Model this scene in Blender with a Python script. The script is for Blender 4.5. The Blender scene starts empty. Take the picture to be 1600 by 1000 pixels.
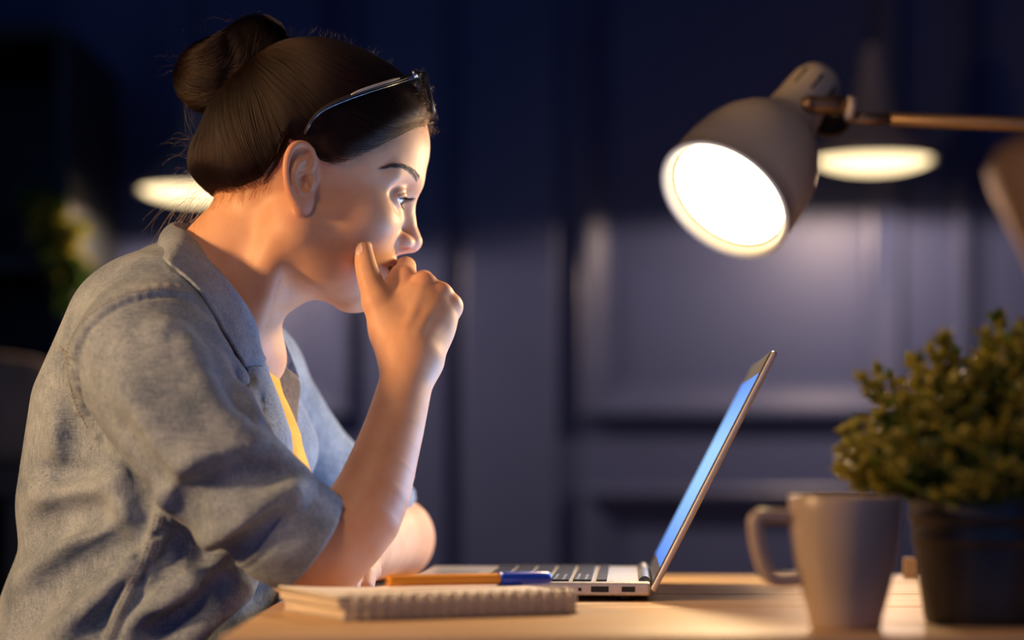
import bpy, bmesh, math, random
import numpy as np
from mathutils import Vector, Matrix, noise as mnoise

scene = bpy.context.scene
col = scene.collection
random.seed(7)
rng = np.random.default_rng(7)

# ------------------------------------------------------------------ camera, world, lights, exposure
FPX = 3636.0            # focal length in pixels of the 1600x1000 frame
CAM_Y = -1.95
CAM_Z = 0.855           # just above the table top (0.74)
cam_d = bpy.data.cameras.new('camera')
cam = bpy.data.objects.new('camera', cam_d)
col.objects.link(cam)
cam.location = (0, CAM_Y, CAM_Z)
cam.rotation_euler = (math.pi / 2, 0, 0)
cam_d.sensor_width = 36.0
cam_d.lens = 36.0 * FPX / 1600.0
cam_d.shift_y = 220.0 / 1600.0
cam_d.clip_start = 0.05
cam_d.dof.use_dof = True
cam_d.dof.focus_distance = 1.955
cam_d.dof.aperture_fstop = 2.15
scene.camera = cam

scene.view_settings.view_transform = 'Standard'
scene.view_settings.look = 'None'
scene.view_settings.exposure = 0.08
scene.view_settings.gamma = 1.0
scene.view_settings.use_curve_mapping = False

world = bpy.data.worlds.new('world')
scene.world = world
world.use_nodes = True
world.node_tree.nodes['Background'].inputs[0].default_value = (0.06, 0.12, 0.36, 1)
world.node_tree.nodes['Background'].inputs[1].default_value = 1.0

def area_light(name, loc, target, size, power, color, spread=180):
    l = bpy.data.lights.new(name, 'AREA')
    l.shape = 'DISK'; l.size = size; l.energy = power; l.color = color; l.spread = math.radians(spread)
    o = bpy.data.objects.new(name, l)
    col.objects.link(o)
    o.location = loc
    o.rotation_euler = (Vector(target) - Vector(loc)).to_track_quat('-Z', 'Y').to_euler()
    return o
# unseen warm fill light added overhead, and a low warm lamp to the left of the person
area_light('overhead_fill_light', (-0.55, -1.35, 2.45), (-0.22, -0.10, 0.80), 0.45, 1.25, (1.0, 0.62, 0.33), 60)
area_light('side_lamp_light', (-1.50, -0.66, 1.30), (-0.28, 0.0, 0.90), 0.20, 5.8, (1.0, 0.58, 0.26), 80)

# ------------------------------------------------------------------ helpers
def W(px, py, y=0.0):
    """a point of the place, read off the photograph at depth y"""
    d = y - CAM_Y
    return np.array([(px - 800.0) / FPX * d, y, CAM_Z + (720.0 - py) / FPX * d])

def link(name, data, parent=None):
    o = bpy.data.objects.new(name, data)
    col.objects.link(o)
    if parent is not None:
        o.parent = parent
    return o

def tag(o, label=None, cat=None, group=None, kind=None):
    if label: o['label'] = label
    if cat: o['category'] = cat
    if group: o['group'] = group
    if kind: o['kind'] = kind
    return o

def empty(name, loc=(0, 0, 0), rz=0.0):
    o = link(name, None)
    o.location = loc
    o.rotation_euler = (0, 0, rz)
    o.empty_display_size = 0.02
    return o

def mesh_from(name, verts, faces, mat=None, parent=None, smooth=True):
    me = bpy.data.meshes.new(name)
    me.from_pydata([tuple(map(float, v)) for v in verts], [], [tuple(f) for f in faces])
    if smooth:
        me.polygons.foreach_set('use_smooth', [True] * len(me.polygons))
    if mat: me.materials.append(mat)
    me.update()
    return link(name, me, parent)

def bm_obj(name, bm, mat=None, parent=None, smooth=False, bevel=0.0, segs=2):
    me = bpy.data.meshes.new(name)
    bmesh.ops.recalc_face_normals(bm, faces=bm.faces)
    bm.to_mesh(me); bm.free()
    if smooth:
        me.polygons.foreach_set('use_smooth', [True] * len(me.polygons))
    if mat: me.materials.append(mat)
    o = link(name, me, parent)
    if bevel > 0:
        m = o.modifiers.new('bevel', 'BEVEL'); m.width = bevel; m.segments = segs; m.limit_method = 'ANGLE'
    return o

def bm_box(bm, x0, x1, y0, y1, z0, z1):
    v = [bm.verts.new(p) for p in ((x0,y0,z0),(x1,y0,z0),(x1,y1,z0),(x0,y1,z0),(x0,y0,z1),(x1,y0,z1),(x1,y1,z1),(x0,y1,z1))]
    for f in ((0,3,2,1),(4,5,6,7),(0,1,5,4),(1,2,6,5),(2,3,7,6),(3,0,4,7)):
        bm.faces.new([v[i] for i in f])

def box(name, x0, x1, y0, y1, z0, z1, mat=None, parent=None, bevel=0.0, segs=2):
    bm = bmesh.new(); bm_box(bm, x0, x1, y0, y1, z0, z1)
    return bm_obj(name, bm, mat, parent, smooth=False, bevel=bevel, segs=segs)

def lathe(name, prof, mat=None, parent=None, n=48, smooth=True, M=None):
    """prof: (radius, height) pairs; radius 0 closes the end"""
    V, F, rings = [], [], []
    for r, z in prof:
        if r <= 1e-6:
            rings.append([len(V)]); V.append((0, 0, z))
        else:
            rings.append(list(range(len(V), len(V) + n)))
            V += [(r * math.cos(2*math.pi*k/n), r * math.sin(2*math.pi*k/n), z) for k in range(n)]
    for a, b in zip(rings[:-1], rings[1:]):
        for k in range(n):
            k2 = (k + 1) % n
            if len(a) == 1 and len(b) > 1: F.append((a[0], b[k], b[k2]))
            elif len(b) == 1 and len(a) > 1: F.append((a[k2], a[k], b[0]))
            elif len(a) > 1: F.append((a[k], a[k2], b[k2], b[k]))
    if M is not None:
        V = [M @ Vector(v) for v in V]
    o = mesh_from(name, V, F, mat, parent, smooth)
    return o

def frames(pts):
    pts = [Vector(p) for p in pts]
    out, up = [], None
    for i, p in enumerate(pts):
        a = pts[max(0, i-1)]; b = pts[min(len(pts)-1, i+1)]
        t = (b - a).normalized()
        if up is None:
            up = Vector((0, 0, 1)) if abs(t.z) < 0.9 else Vector((1, 0, 0))
        s = t.cross(up).normalized(); up = s.cross(t).normalized()
        out.append((p, t, s, up))
    return out

def tube_data(pts, radii, n=12, flat=1.0, caps=True):
    V, F = [], []
    fr = frames(pts)
    if not hasattr(radii, '__len__'): radii = [radii] * len(pts)
    for (p, t, s, u), r in zip(fr, radii):
        for k in range(n):
            a = 2*math.pi*k/n
            V.append(p + s * (r*math.cos(a)*flat) + u * (r*math.sin(a)))
    for i in range(len(pts)-1):
        for k in range(n):
            k2 = (k+1) % n
            F.append((i*n+k, i*n+k2, (i+1)*n+k2, (i+1)*n+k))
    if caps:
        F.append(tuple(reversed(range(n)))); F.append(tuple(range((len(pts)-1)*n, len(pts)*n)))
    return V, F

def tube(name, pts, radii, mat=None, parent=None, n=12, flat=1.0):
    V, F = tube_data(pts, radii, n, flat)
    return mesh_from(name, V, F, mat, parent, True)

def catmull(pts, m=8):
    P = [np.array(p, float) for p in pts]
    P = [2*P[0]-P[1]] + P + [2*P[-1]-P[-2]]
    out = []
    for i in range(1, len(P)-2):
        for k in range(m):
            t = k/m
            out.append(0.5*((2*P[i]) + (-P[i-1]+P[i+1])*t + (2*P[i-1]-5*P[i]+4*P[i+1]-P[i+2])*t*t + (-P[i-1]+3*P[i]-3*P[i+1]+P[i+2])*t**3))
    out.append(P[-2])
    return out

# ------------------------------------------------------------------ signed distance shapes and surface nets
f32 = np.float32
def A3(p): return np.asarray(p, f32)
def ell(P, c, r):
    r = [f32(v) for v in r]
    x = (P[:, 0] - f32(c[0]))/r[0]; y = (P[:, 1] - f32(c[1]))/r[1]; z = (P[:, 2] - f32(c[2]))/r[2]
    k0 = np.sqrt(x*x + y*y + z*z) + f32(1e-9)
    x = x/r[0]; y = y/r[1]; z = z/r[2]
    k1 = np.sqrt(x*x + y*y + z*z) + f32(1e-9)
    return k0*(k0 - f32(1.0))/k1
def sph(P, c, r):
    x = P[:, 0] - f32(c[0]); y = P[:, 1] - f32(c[1]); z = P[:, 2] - f32(c[2])
    return np.sqrt(x*x + y*y + z*z) - f32(r)
def cone(P, a, b, ra, rb):
    ax, ay, az = [f32(v) for v in a]
    bx, by, bz = f32(b[0]) - ax, f32(b[1]) - ay, f32(b[2]) - az
    x = P[:, 0] - ax; y = P[:, 1] - ay; z = P[:, 2] - az
    h = np.clip((x*bx + y*by + z*bz)/f32(max(1e-12, float(bx*bx + by*by + bz*bz))), f32(0), f32(1))
    x -= h*bx; y -= h*by; z -= h*bz
    return np.sqrt(x*x + y*y + z*z) - (f32(ra) + h*f32(rb-ra))
def chain(P, pts, radii, k=0.0):
    d = None
    for i in range(len(pts)-1):
        e = cone(P, pts[i], pts[i+1], radii[i], radii[i+1])
        d = e if d is None else (np.minimum(d, e) if k <= 0 else smin(d, e, k))
    return d
def spline(pts, radii, m=4):
    q = catmull([np.append(np.asarray(p, float), r) for p, r in zip(pts, radii)], m)
    return [a[:3] for a in q], [float(a[3]) for a in q]
def smin(a, b, k):
    h = np.clip(0.5 + 0.5*(b-a)/f32(k), 0, 1)
    return b + (a-b)*h - f32(k)*h*(1-h)
def smax(a, b, k): return -smin(-a, -b, k)

from concurrent.futures import ThreadPoolExecutor
POOL = ThreadPoolExecutor(4)
def par(f):
    """evaluate f in cache-sized pieces on all cores"""
    def g(P):
        if len(P) == 0: return np.zeros(0, f32)
        ch = [np.asfortranarray(c) for c in np.array_split(P, len(P)//200000 + 1)]
        return np.concatenate(list(POOL.map(f, ch)))
    return g

def surface_nets(f, lo, hi, step, newton=2, margin=0.003, B=4):
    """mesh the zero level of f inside the box lo..hi"""
    f = par(f)
    lo = np.asarray(lo, float)
    nb = np.maximum(1, np.ceil((np.asarray(hi, float) - lo) / (step*B)).astype(int))
    n = nb*B + 1
    Vv = np.full(tuple(n), 1.0, f32)
    # coarse pass over block centres
    bi = np.stack(np.meshgrid(*[np.arange(k) for k in nb], indexing='ij'), -1).reshape(-1, 3)
    cen = (lo + (bi + 0.5)*step*B).astype(f32)
    fc = np.concatenate([f(c) for c in np.array_split(cen, max(1, len(cen)//200000))])
    rad = step*B*0.87
    ins = fc < 0
    for b in bi[ins & (np.abs(fc) > rad*1.25 + margin)]:
        s = b*B
        Vv[s[0]:s[0]+B+1, s[1]:s[1]+B+1, s[2]:s[2]+B+1] = -1.0
    act = bi[np.abs(fc) <= rad*1.25 + margin]
    off = np.stack(np.meshgrid(*[np.arange(B+1)]*3, indexing='ij'), -1).reshape(-1, 3)
    for ch in np.array_split(act, max(1, len(act)//6000)):
        ii = (ch[:, None, :]*B + off[None]).reshape(-1, 3)
        Vv[ii[:, 0], ii[:, 1], ii[:, 2]] = f((lo + ii*step).astype(f32))
    S = Vv < 0
    c8 = [S[i:n[0]-1+i, j:n[1]-1+j, k:n[2]-1+k] for i in (0,1) for j in (0,1) for k in (0,1)]
    alls = c8[0].copy(); anys = c8[0].copy()
    for c in c8[1:]:
        alls &= c; anys |= c
    cells = np.argwhere(anys & ~alls)
    acc = np.zeros((len(cells), 3)); cnt = np.zeros(len(cells))
    corners = [(i, j, k) for i in (0,1) for j in (0,1) for k in (0,1)]
    cv = {c: Vv[cells[:,0]+c[0], cells[:,1]+c[1], cells[:,2]+c[2]] for c in corners}
    for c in corners:
        for ax in range(3):
            if c[ax] == 0:
                c2 = list(c); c2[ax] = 1; c2 = tuple(c2)
                a, b = cv[c], cv[c2]
                m = (a < 0) != (b < 0)
                t = np.where(m, a/np.where(m, a-b, 1), 0)
                p = np.tile(np.array(c, float), (len(cells), 1)); p[:, ax] += t
                acc += p*m[:, None]; cnt += m
    verts = lo + (cells + acc/np.maximum(cnt, 1)[:, None])*step
    idx = np.full(tuple(n-1), -1, np.int32)
    idx[cells[:,0], cells[:,1], cells[:,2]] = np.arange(len(cells))
    quads = []
    for ax in range(3):
        o1, o2 = [a for a in range(3) if a != ax]
        sl0 = [slice(None)]*3; sl1 = [slice(None)]*3
        sl0[ax] = slice(0, n[ax]-1); sl1[ax] = slice(1, n[ax])
        e = np.argwhere(S[tuple(sl0)] != S[tuple(sl1)])
        e = e[(e[:, o1] > 0) & (e[:, o2] > 0) & (e[:, o1] < n[o1]-1) & (e[:, o2] < n[o2]-1)]
        q = []
        for d1, d2 in ((-1,-1),(0,-1),(0,0),(-1,0)):
            g = e.copy(); g[:, o1] += d1; g[:, o2] += d2
            q.append(idx[g[:,0], g[:,1], g[:,2]])
        q = np.stack(q, 1)
        inside = S[e[:,0], e[:,1], e[:,2]]
        flip = inside if ax != 1 else ~inside
        q[~flip] = q[~flip][:, ::-1]
        quads.append(q[(q >= 0).all(1)])
    quads = np.concatenate(quads)
    for _ in range(newton):
        p = verts.astype(f32); h = f32(0.0004)
        f0 = f(p)
        g = np.stack([f(p + np.eye(3, dtype=f32)[a]*h) - f0 for a in range(3)], 1)/h
        g2 = np.maximum((g*g).sum(1), 0.2)
        mv = -(f0/g2)[:, None]*g
        ln = np.sqrt((mv*mv).sum(1)) + 1e-9
        verts = verts + mv*np.minimum(1, step*0.7/ln)[:, None]
    return verts, quads

def np_mesh(name, verts, quads, mat=None, parent=None, attrs=None):
    me = bpy.data.meshes.new(name)
    me.vertices.add(len(verts))
    me.vertices.foreach_set('co', np.asarray(verts, f32).ravel())
    me.loops.add(quads.size)
    me.loops.foreach_set('vertex_index', quads.astype(np.int32).ravel())
    me.polygons.add(len(quads))
    me.polygons.foreach_set('loop_start', np.arange(0, quads.size, quads.shape[1], dtype=np.int32))
    me.update(calc_edges=True)
    me.polygons.foreach_set('use_smooth', np.ones(len(quads), bool))
    if attrs:
        for k, v in attrs.items():
            a = me.attributes.new(k, 'FLOAT', 'POINT'); a.data.foreach_set('value', np.asarray(v, f32))
    if mat: me.materials.append(mat)
    me.validate()
    return link(name, me, parent)

def hair_curves(name, strands, radii, mat, parent=None):
    """strands: (n, m, 3); radii: (n, m)"""
    strands = np.asarray(strands, f32); n, m = strands.shape[:2]
    cu = bpy.data.hair_curves.new(name)
    cu.add_curves([m]*n)
    cu.attributes['position'].data.foreach_set('vector', strands.ravel())
    r = cu.attributes.get('radius') or cu.attributes.new('radius', 'FLOAT', 'POINT')
    r.data.foreach_set('value', np.asarray(radii, f32).ravel())
    cu.materials.append(mat)
    return link(name, cu, parent)

# ------------------------------------------------------------------ materials
def mat_new(name):
    m = bpy.data.materials.new(name); m.use_nodes = True
    nt = m.node_tree
    return m, nt, nt.nodes['Principled BSDF']
def setp(b, **kw):
    for k, v in kw.items():
        k = {'color': 'Base Color', 'rough': 'Roughness', 'metal': 'Metallic', 'spec': 'Specular IOR Level',
             'sss': 'Subsurface Weight', 'sss_r': 'Subsurface Radius', 'sss_s': 'Subsurface Scale', 'sheen': 'Sheen Weight',
             'coat': 'Coat Weight', 'emit': 'Emission Color', 'emit_s': 'Emission Strength', 'trans': 'Transmission Weight', 'ior': 'IOR', 'alpha': 'Alpha'}[k]
        if hasattr(v, '__len__') and len(v) == 3 and k in ('Base Color', 'Emission Color'): v = (*v, 1)
        b.inputs[k].default_value = v
def plain(name, color, rough=0.5, metal=0.0, **kw):
    m, nt, b = mat_new(name)
    setp(b, color=color, rough=rough, metal=metal, **kw)
    return m
def N(nt, typ, **kw):
    n = nt.nodes.new(typ)
    for k, v in kw.items():
        if k.startswith('i_'):
            n.inputs[int(k[2:]) if k[2:].isdigit() else k[2:]].default_value = v
        else: setattr(n, k, v)
    return n
def ramp(nt, stops, interp='LINEAR'):
    n = nt.nodes.new('ShaderNodeValToRGB')
    cr = n.color_ramp; cr.interpolation = interp
    while len(cr.elements) < len(stops): cr.elements.new(0.5)
    for e, (p, c) in zip(cr.elements, stops):
        e.position = p; e.color = (*c, 1) if len(c) == 3 else c
    return n
def leafy(m, amount=0.4):
    """thin leaves let light through"""
    nt = m.node_tree; b = nt.nodes['Principled BSDF']; out = nt.nodes['Material Output']
    tr = nt.nodes.new('ShaderNodeBsdfTranslucent'); mx = nt.nodes.new('ShaderNodeMixShader'); mx.inputs[0].default_value = amount
    src = b.inputs['Base Color'].links[0].from_socket
    nt.links.new(src, tr.inputs[0]); nt.links.new(b.outputs[0], mx.inputs[1]); nt.links.new(tr.outputs[0], mx.inputs[2]); nt.links.new(mx.outputs[0], out.inputs[0])
    return m
def mottled(name, c0, c1, scale=40, rough=0.5, bump=0.0, bscale=200, metal=0.0, detail=4, stretch=(1,1,1), **kw):
    m, nt, b = mat_new(name)
    setp(b, rough=rough, metal=metal, **kw)
    tc = N(nt, 'ShaderNodeTexCoord'); mp = N(nt, 'ShaderNodeMapping'); mp.inputs['Scale'].default_value = stretch
    nt.links.new(tc.outputs['Object'], mp.inputs[0])
    no = N(nt, 'ShaderNodeTexNoise'); no.inputs['Scale'].default_value = scale; no.inputs['Detail'].default_value = detail
    nt.links.new(mp.outputs[0], no.inputs['Vector'])
    r = ramp(nt, [(0.3, c0), (0.7, c1)])
    nt.links.new(no.outputs[0], r.inputs[0]); nt.links.new(r.outputs[0], b.inputs['Base Color'])
    if bump > 0:
        n2 = N(nt, 'ShaderNodeTexNoise'); n2.inputs['Scale'].default_value = bscale; n2.inputs['Detail'].default_value = 3
        nt.links.new(mp.outputs[0], n2.inputs['Vector'])
        bp = N(nt, 'ShaderNodeBump'); bp.inputs['Strength'].default_value = bump; bp.inputs['Distance'].default_value = 0.001
        nt.links.new(n2.outputs[0], bp.inputs['Height']); nt.links.new(bp.outputs[0], b.inputs['Normal'])
    return m
# skin: warm, soft, with lips and a little redness from a mask on the mesh
def skin_material():
    m, nt, b = mat_new('skin')
    setp(b, rough=0.50, spec=0.30, sss=0.18, sss_r=(1.0, 0.35, 0.16), sss_s=0.006)
    tc = N(nt, 'ShaderNodeTexCoord')
    no = N(nt, 'ShaderNodeTexNoise', i_Scale=38.0, i_Detail=5.0)
    nt.links.new(tc.outputs['Object'], no.inputs['Vector'])
    r = ramp(nt, [(0.3, (0.60, 0.315, 0.175)), (0.72, (0.70, 0.400, 0.240))])
    nt.links.new(no.outputs[0], r.inputs[0])
    at = N(nt, 'ShaderNodeAttribute', attribute_name='lip')
    mx = N(nt, 'ShaderNodeMix', data_type='RGBA'); mx.inputs['B'].default_value = (0.50, 0.13, 0.10, 1)
    nt.links.new(at.outputs['Fac'], mx.inputs['Factor']); nt.links.new(r.outputs[0], mx.inputs['A'])
    at2 = N(nt, 'ShaderNodeAttribute', attribute_name='flush')
    mx2 = N(nt, 'ShaderNodeMix', data_type='RGBA'); mx2.inputs['B'].default_value = (0.62, 0.27, 0.18, 1)
    nt.links.new(at2.outputs['Fac'], mx2.inputs['Factor']); nt.links.new(mx.outputs['Result'], mx2.inputs['A'])
    nt.links.new(mx2.outputs['Result'], b.inputs['Base Color'])
    n2 = N(nt, 'ShaderNodeTexNoise', i_Scale=900.0, i_Detail=3.0)
    nt.links.new(tc.outputs['Object'], n2.inputs['Vector'])
    bp = N(nt, 'ShaderNodeBump'); bp.inputs['Strength'].default_value = 0.13; bp.inputs['Distance'].default_value = 0.0006
    nt.links.new(n2.outputs[0], bp.inputs['Height']); nt.links.new(bp.outputs[0], b.inputs['Normal'])
    return m

def denim_material(name='denim', dark=(0.080, 0.115, 0.170), light=(0.31, 0.365, 0.43)):
    """washed chambray: crossed threads, cloudy fading"""
    m, nt, b = mat_new(name)
    setp(b, rough=0.85, spec=0.2, sheen=0.12)
    tc = N(nt, 'ShaderNodeTexCoord')
    cloud = N(nt, 'ShaderNodeTexNoise', i_Scale=26.0, i_Detail=7.0, i_Roughness=0.65)
    nt.links.new(tc.outputs['Object'], cloud.inputs['Vector'])
    def threads(sc):
        mp = N(nt, 'ShaderNodeMapping'); mp.inputs['Scale'].default_value = sc
        mp.inputs['Rotation'].default_value = (0, math.radians(38), 0)
        nt.links.new(tc.outputs['Object'], mp.inputs[0])
        n = N(nt, 'ShaderNodeTexNoise', i_Scale=1.0, i_Detail=1.0)
        nt.links.new(mp.outputs[0], n.inputs['Vector'])
        return n
    t1 = threads((1300, 900, 60)); t2 = threads((60, 900, 1300))
    ad = N(nt, 'ShaderNodeMath', operation='ADD'); nt.links.new(t1.outputs[0], ad.inputs[0]); nt.links.new(t2.outputs[0], ad.inputs[1])
    ml = N(nt, 'ShaderNodeMath', operation='MULTIPLY'); ml.inputs[1].default_value = 0.5; nt.links.new(ad.outputs[0], ml.inputs[0])
    mixf = N(nt, 'ShaderNodeMix', data_type='FLOAT'); mixf.inputs['Factor'].default_value = 0.58
    nt.links.new(cloud.outputs[0], mixf.inputs['A']); nt.links.new(ml.outputs[0], mixf.inputs['B'])
    r = ramp(nt, [(0.36, dark), (0.63, light)])
    nt.links.new(mixf.outputs['Result'], r.inputs[0]); nt.links.new(r.outputs[0], b.inputs['Base Color'])
    wr = N(nt, 'ShaderNodeTexNoise', i_Scale=75.0, i_Detail=4.0); nt.links.new(tc.outputs['Object'], wr.inputs['Vector'])
    b1 = N(nt, 'ShaderNodeBump'); b1.inputs['Strength'].default_value = 0.35; b1.inputs['Distance'].default_value = 0.004
    nt.links.new(wr.outputs[0], b1.inputs['Height'])
    b2 = N(nt, 'ShaderNodeBump'); b2.inputs['Strength'].default_value = 0.35; b2.inputs['Distance'].default_value = 0.0008
    nt.links.new(ml.outputs[0], b2.inputs['Height']); nt.links.new(b1.outputs[0], b2.inputs['Normal'])
    nt.links.new(b2.outputs[0], b.inputs['Normal'])
    return m

def hair_material(name, color, rough=0.35):
    m = bpy.data.materials.new(name); m.use_nodes = True
    nt = m.node_tree; nt.nodes.clear()
    h = nt.nodes.new('ShaderNodeBsdfHairPrincipled'); h.parametrization = 'COLOR'
    h.inputs['Color'].default_value = (*color, 1)
    h.inputs['IOR'].default_value = 1.36
    h.inputs['Roughness'].default_value = rough; h.inputs['Radial Roughness'].default_value = 0.4
    o = nt.nodes.new('ShaderNodeOutputMaterial'); nt.links.new(h.outputs[0], o.inputs[0])
    return m

def wood_material(name, c0, c1, c2, stretch=(1.2, 26, 26), scale=2.2, rough=0.5):
    m, nt, b = mat_new(name)
    setp(b, rough=rough, spec=0.35)
    tc = N(nt, 'ShaderNodeTexCoord'); oi = N(nt, 'ShaderNodeObjectInfo')
    va = N(nt, 'ShaderNodeVectorMath', operation='ADD')
    cm = N(nt, 'ShaderNodeCombineXYZ')
    mu = N(nt, 'ShaderNodeMath', operation='MULTIPLY'); mu.inputs[1].default_value = 37.0
    nt.links.new(oi.outputs['Random'], mu.inputs[0]); nt.links.new(mu.outputs[0], cm.inputs[0]); nt.links.new(mu.outputs[0], cm.inputs[1])
    nt.links.new(tc.outputs['Object'], va.inputs[0]); nt.links.new(cm.outputs[0], va.inputs[1])
    mp = N(nt, 'ShaderNodeMapping'); mp.inputs['Scale'].default_value = stretch
    nt.links.new(va.outputs[0], mp.inputs[0])
    no = N(nt, 'ShaderNodeTexNoise', i_Scale=scale, i_Detail=8.0, i_Roughness=0.6, i_Distortion=0.6)
    nt.links.new(mp.outputs[0], no.inputs['Vector'])
    r = ramp(nt, [(0.28, c0), (0.5, c1), (0.72, c2)])
    nt.links.new(no.outputs[0], r.inputs[0]); nt.links.new(r.outputs[0], b.inputs['Base Color'])
    bp = N(nt, 'ShaderNodeBump'); bp.inputs['Strength'].default_value = 0.25; bp.inputs['Distance'].default_value = 0.001
    nt.links.new(no.outputs[0], bp.inputs['Height']); nt.links.new(bp.outputs[0], b.inputs['Normal'])
    return m

def emitter(name, color, strength):
    m = bpy.data.materials.new(name); m.use_nodes = True
    nt = m.node_tree; nt.nodes.clear()
    e = nt.nodes.new('ShaderNodeEmission'); e.inputs[0].default_value = (*color, 1); e.inputs[1].default_value = strength
    o = nt.nodes.new('ShaderNodeOutputMaterial'); nt.links.new(e.outputs[0], o.inputs[0])
    return m

SKIN = skin_material()
DENIM = denim_material()
DENIM_IN = denim_material('denim_inside_warm_lit', (0.13, 0.095, 0.065), (0.30, 0.23, 0.16))  # back of the cloth; its brown includes warm light put into the colour
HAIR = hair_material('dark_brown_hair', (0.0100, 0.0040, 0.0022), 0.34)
HAIRL = hair_material('loose_hair_lit', (0.10, 0.045, 0.018), 0.3)  # same hair, lighter: the golden light on stray strands is painted in
HAIRBASE = mottled('hair_base', (0.006, 0.0035, 0.003), (0.012, 0.007, 0.005), 60, rough=0.6, spec=0.1)
LASH = plain('lash', (0.012, 0.008, 0.007), 0.5)
BROW = plain('brow', (0.045, 0.025, 0.016), 0.6)
# ------------------------------------------------------------------ the room
WALLM = mottled('navy_wall_paint', (0.056, 0.074, 0.175), (0.062, 0.081, 0.190), 6, rough=0.45, spec=0.35)
TRIMM = mottled('navy_trim_paint', (0.059, 0.077, 0.175), (0.066, 0.085, 0.190), 9, rough=0.36, spec=0.4)
FLOORM = wood_material('dark_floor', (0.03, 0.022, 0.016), (0.05, 0.036, 0.026), (0.07, 0.05, 0.036))
WY = 2.25
tag(box('floor', -2.6, 2.6, -3.2, WY, -0.05, 0.0, FLOORM), kind='structure')
tag(box('ceiling', -2.6, 2.6, -3.2, WY, 2.7, 2.75, plain('ceiling_paint', (0.10, 0.10, 0.13), 0.8)), kind='structure')
tag(box('wall_back', -2.6, 2.6, WY, WY + 0.1, 0, 2.7, WALLM), kind='structure')
tag(box('wall_left', -2.7, -2.6, -3.2, WY + 0.1, 0, 2.7, WALLM), kind='structure')
tag(box('wall_right', 2.6, 2.7, -3.2, WY + 0.1, 0, 2.7, WALLM), kind='structure')
tag(box('baseboard_back', -2.6, 2.6, WY - 0.018, WY, 0, 0.13, TRIMM, bevel=0.004), kind='structure')
# panel mouldings on the back wall: a stepped profile carried round a rectangle
PROF = [(0.0, 0.0), (0.0, 0.030), (0.006, 0.034), (0.014, 0.034), (0.020, 0.029), (0.048, 0.011), (0.056, 0.010), (0.060, 0.005), (0.062, 0.0)]
def moulding(name, x0, x1, z0, z1, scale=1.0):
    V, F = [], []
    m = len(PROF)
    for (cx, cz, sx, sz) in ((x0, z0, 1, 1), (x1, z0, -1, 1), (x1, z1, -1, -1), (x0, z1, 1, -1)):
        for a, h in PROF:
            V.append((cx + sx*a*scale, WY - h*scale, cz + sz*a*scale))
    for k in range(4):
        for j in range(m-1):
            a, b = k*m+j, ((k+1) % 4)*m+j
            F.append((a, b, b+1, a+1))
    o = mesh_from(name, V, F, TRIMM, None, smooth=False)
    tag(o, kind='structure'); return o
def wx(px): return (px - 800)/FPX*(WY - CAM_Y)
def wz(py): return CAM_Z + (720 - py)/FPX*(WY - CAM_Y)
spans = [(-760, -60), (60, 548), (905, 1404), (1490, 1990), (2076, 2576)]
n = 1
for a, b in spans:
    moulding('trim_%d' % n, wx(a), wx(b), wz(652), 2.45); n += 1
    moulding('trim_%d' % n, wx(a), wx(b), 0.22, wz(762)); n += 1
# flat pilaster boards between the panel fields
for a, b in ((572, 698), (722, 872)):
    tag(box('trim_%d' % n, wx(a), wx(b), WY - 0.022, WY, 0.13, 2.6, TRIMM, bevel=0.006), kind='structure'); n += 1

# pendant lamps near the wall
PEND = plain('pendant_enamel', (0.30, 0.30, 0.32), 0.35, metal=0.2)
CORD = plain('black_cord', (0.02, 0.02, 0.022), 0.6)
GLOW = emitter('pendant_glow', (1.0, 0.76, 0.42), 2.5)
def pendant(px, py, y, label, power):
    p = W(px, py, y)
    e = empty('pendant_lamp', tuple(p))
    tag(e, label, 'lamp', 'pendant lamps in front of the wall')
    prof = [(0.100, 0.0), (0.1015, 0.004), (0.099, 0.014), (0.088, 0.030), (0.064, 0.052), (0.044, 0.078), (0.031, 0.110), (0.0245, 0.150), (0.0215, 0.180), (0.014, 0.192), (0.0, 0.194)]
    lathe('lamp_shade', prof + [], PEND, e)
    lathe('diffuser', [(0.0, -0.0180), (0.030, -0.0168), (0.060, -0.0124), (0.085, -0.0050), (0.096, 0.004), (0.0, 0.005)], GLOW, e)
    tube('cord', [(0, 0, 0.19), (0, 0, 2.70 - p[2])], 0.0035, CORD, e, 8)
    l = bpy.data.lights.new('pendant_light', 'SPOT'); l.energy = power; l.color = (1.0, 0.68, 0.48); l.spot_size = math.radians(174); l.spot_blend = 0.06; l.shadow_soft_size = 0.035
    o = bpy.data.objects.new('pendant_light', l); col.objects.link(o); o.parent = e; o.location = (0, 0, -0.034)
    return e
pendant(1365, 252, 1.93, 'grey pendant lamp with glowing underside behind the desk lamp', 13.5)
pendant(310, 299, 1.93, 'grey pendant lamp with glowing underside behind the hair bun', 14.0)
# beige shade hanging at the right edge
p = W(1652, 290, 1.62)
e = empty('hanging_shade', tuple(p))
tag(e, 'beige tapered lamp shade hanging at the right edge of the picture', 'lamp shade')
lathe('shade', [(0.0, -0.185), (0.018, -0.176), (0.045, -0.120), (0.076, -0.055), (0.102, 0.0), (0.108, 0.022), (0.094, 0.054), (0.060, 0.076), (0.016, 0.086), (0.0, 0.087)], mottled('beige_linen', (0.36, 0.225, 0.14), (0.44, 0.28, 0.18), 40, rough=0.8), e)
tube('cord', [(0, 0, 0.085), (0, 0, 2.70 - p[2])], 0.0035, CORD, e, 8)

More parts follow.
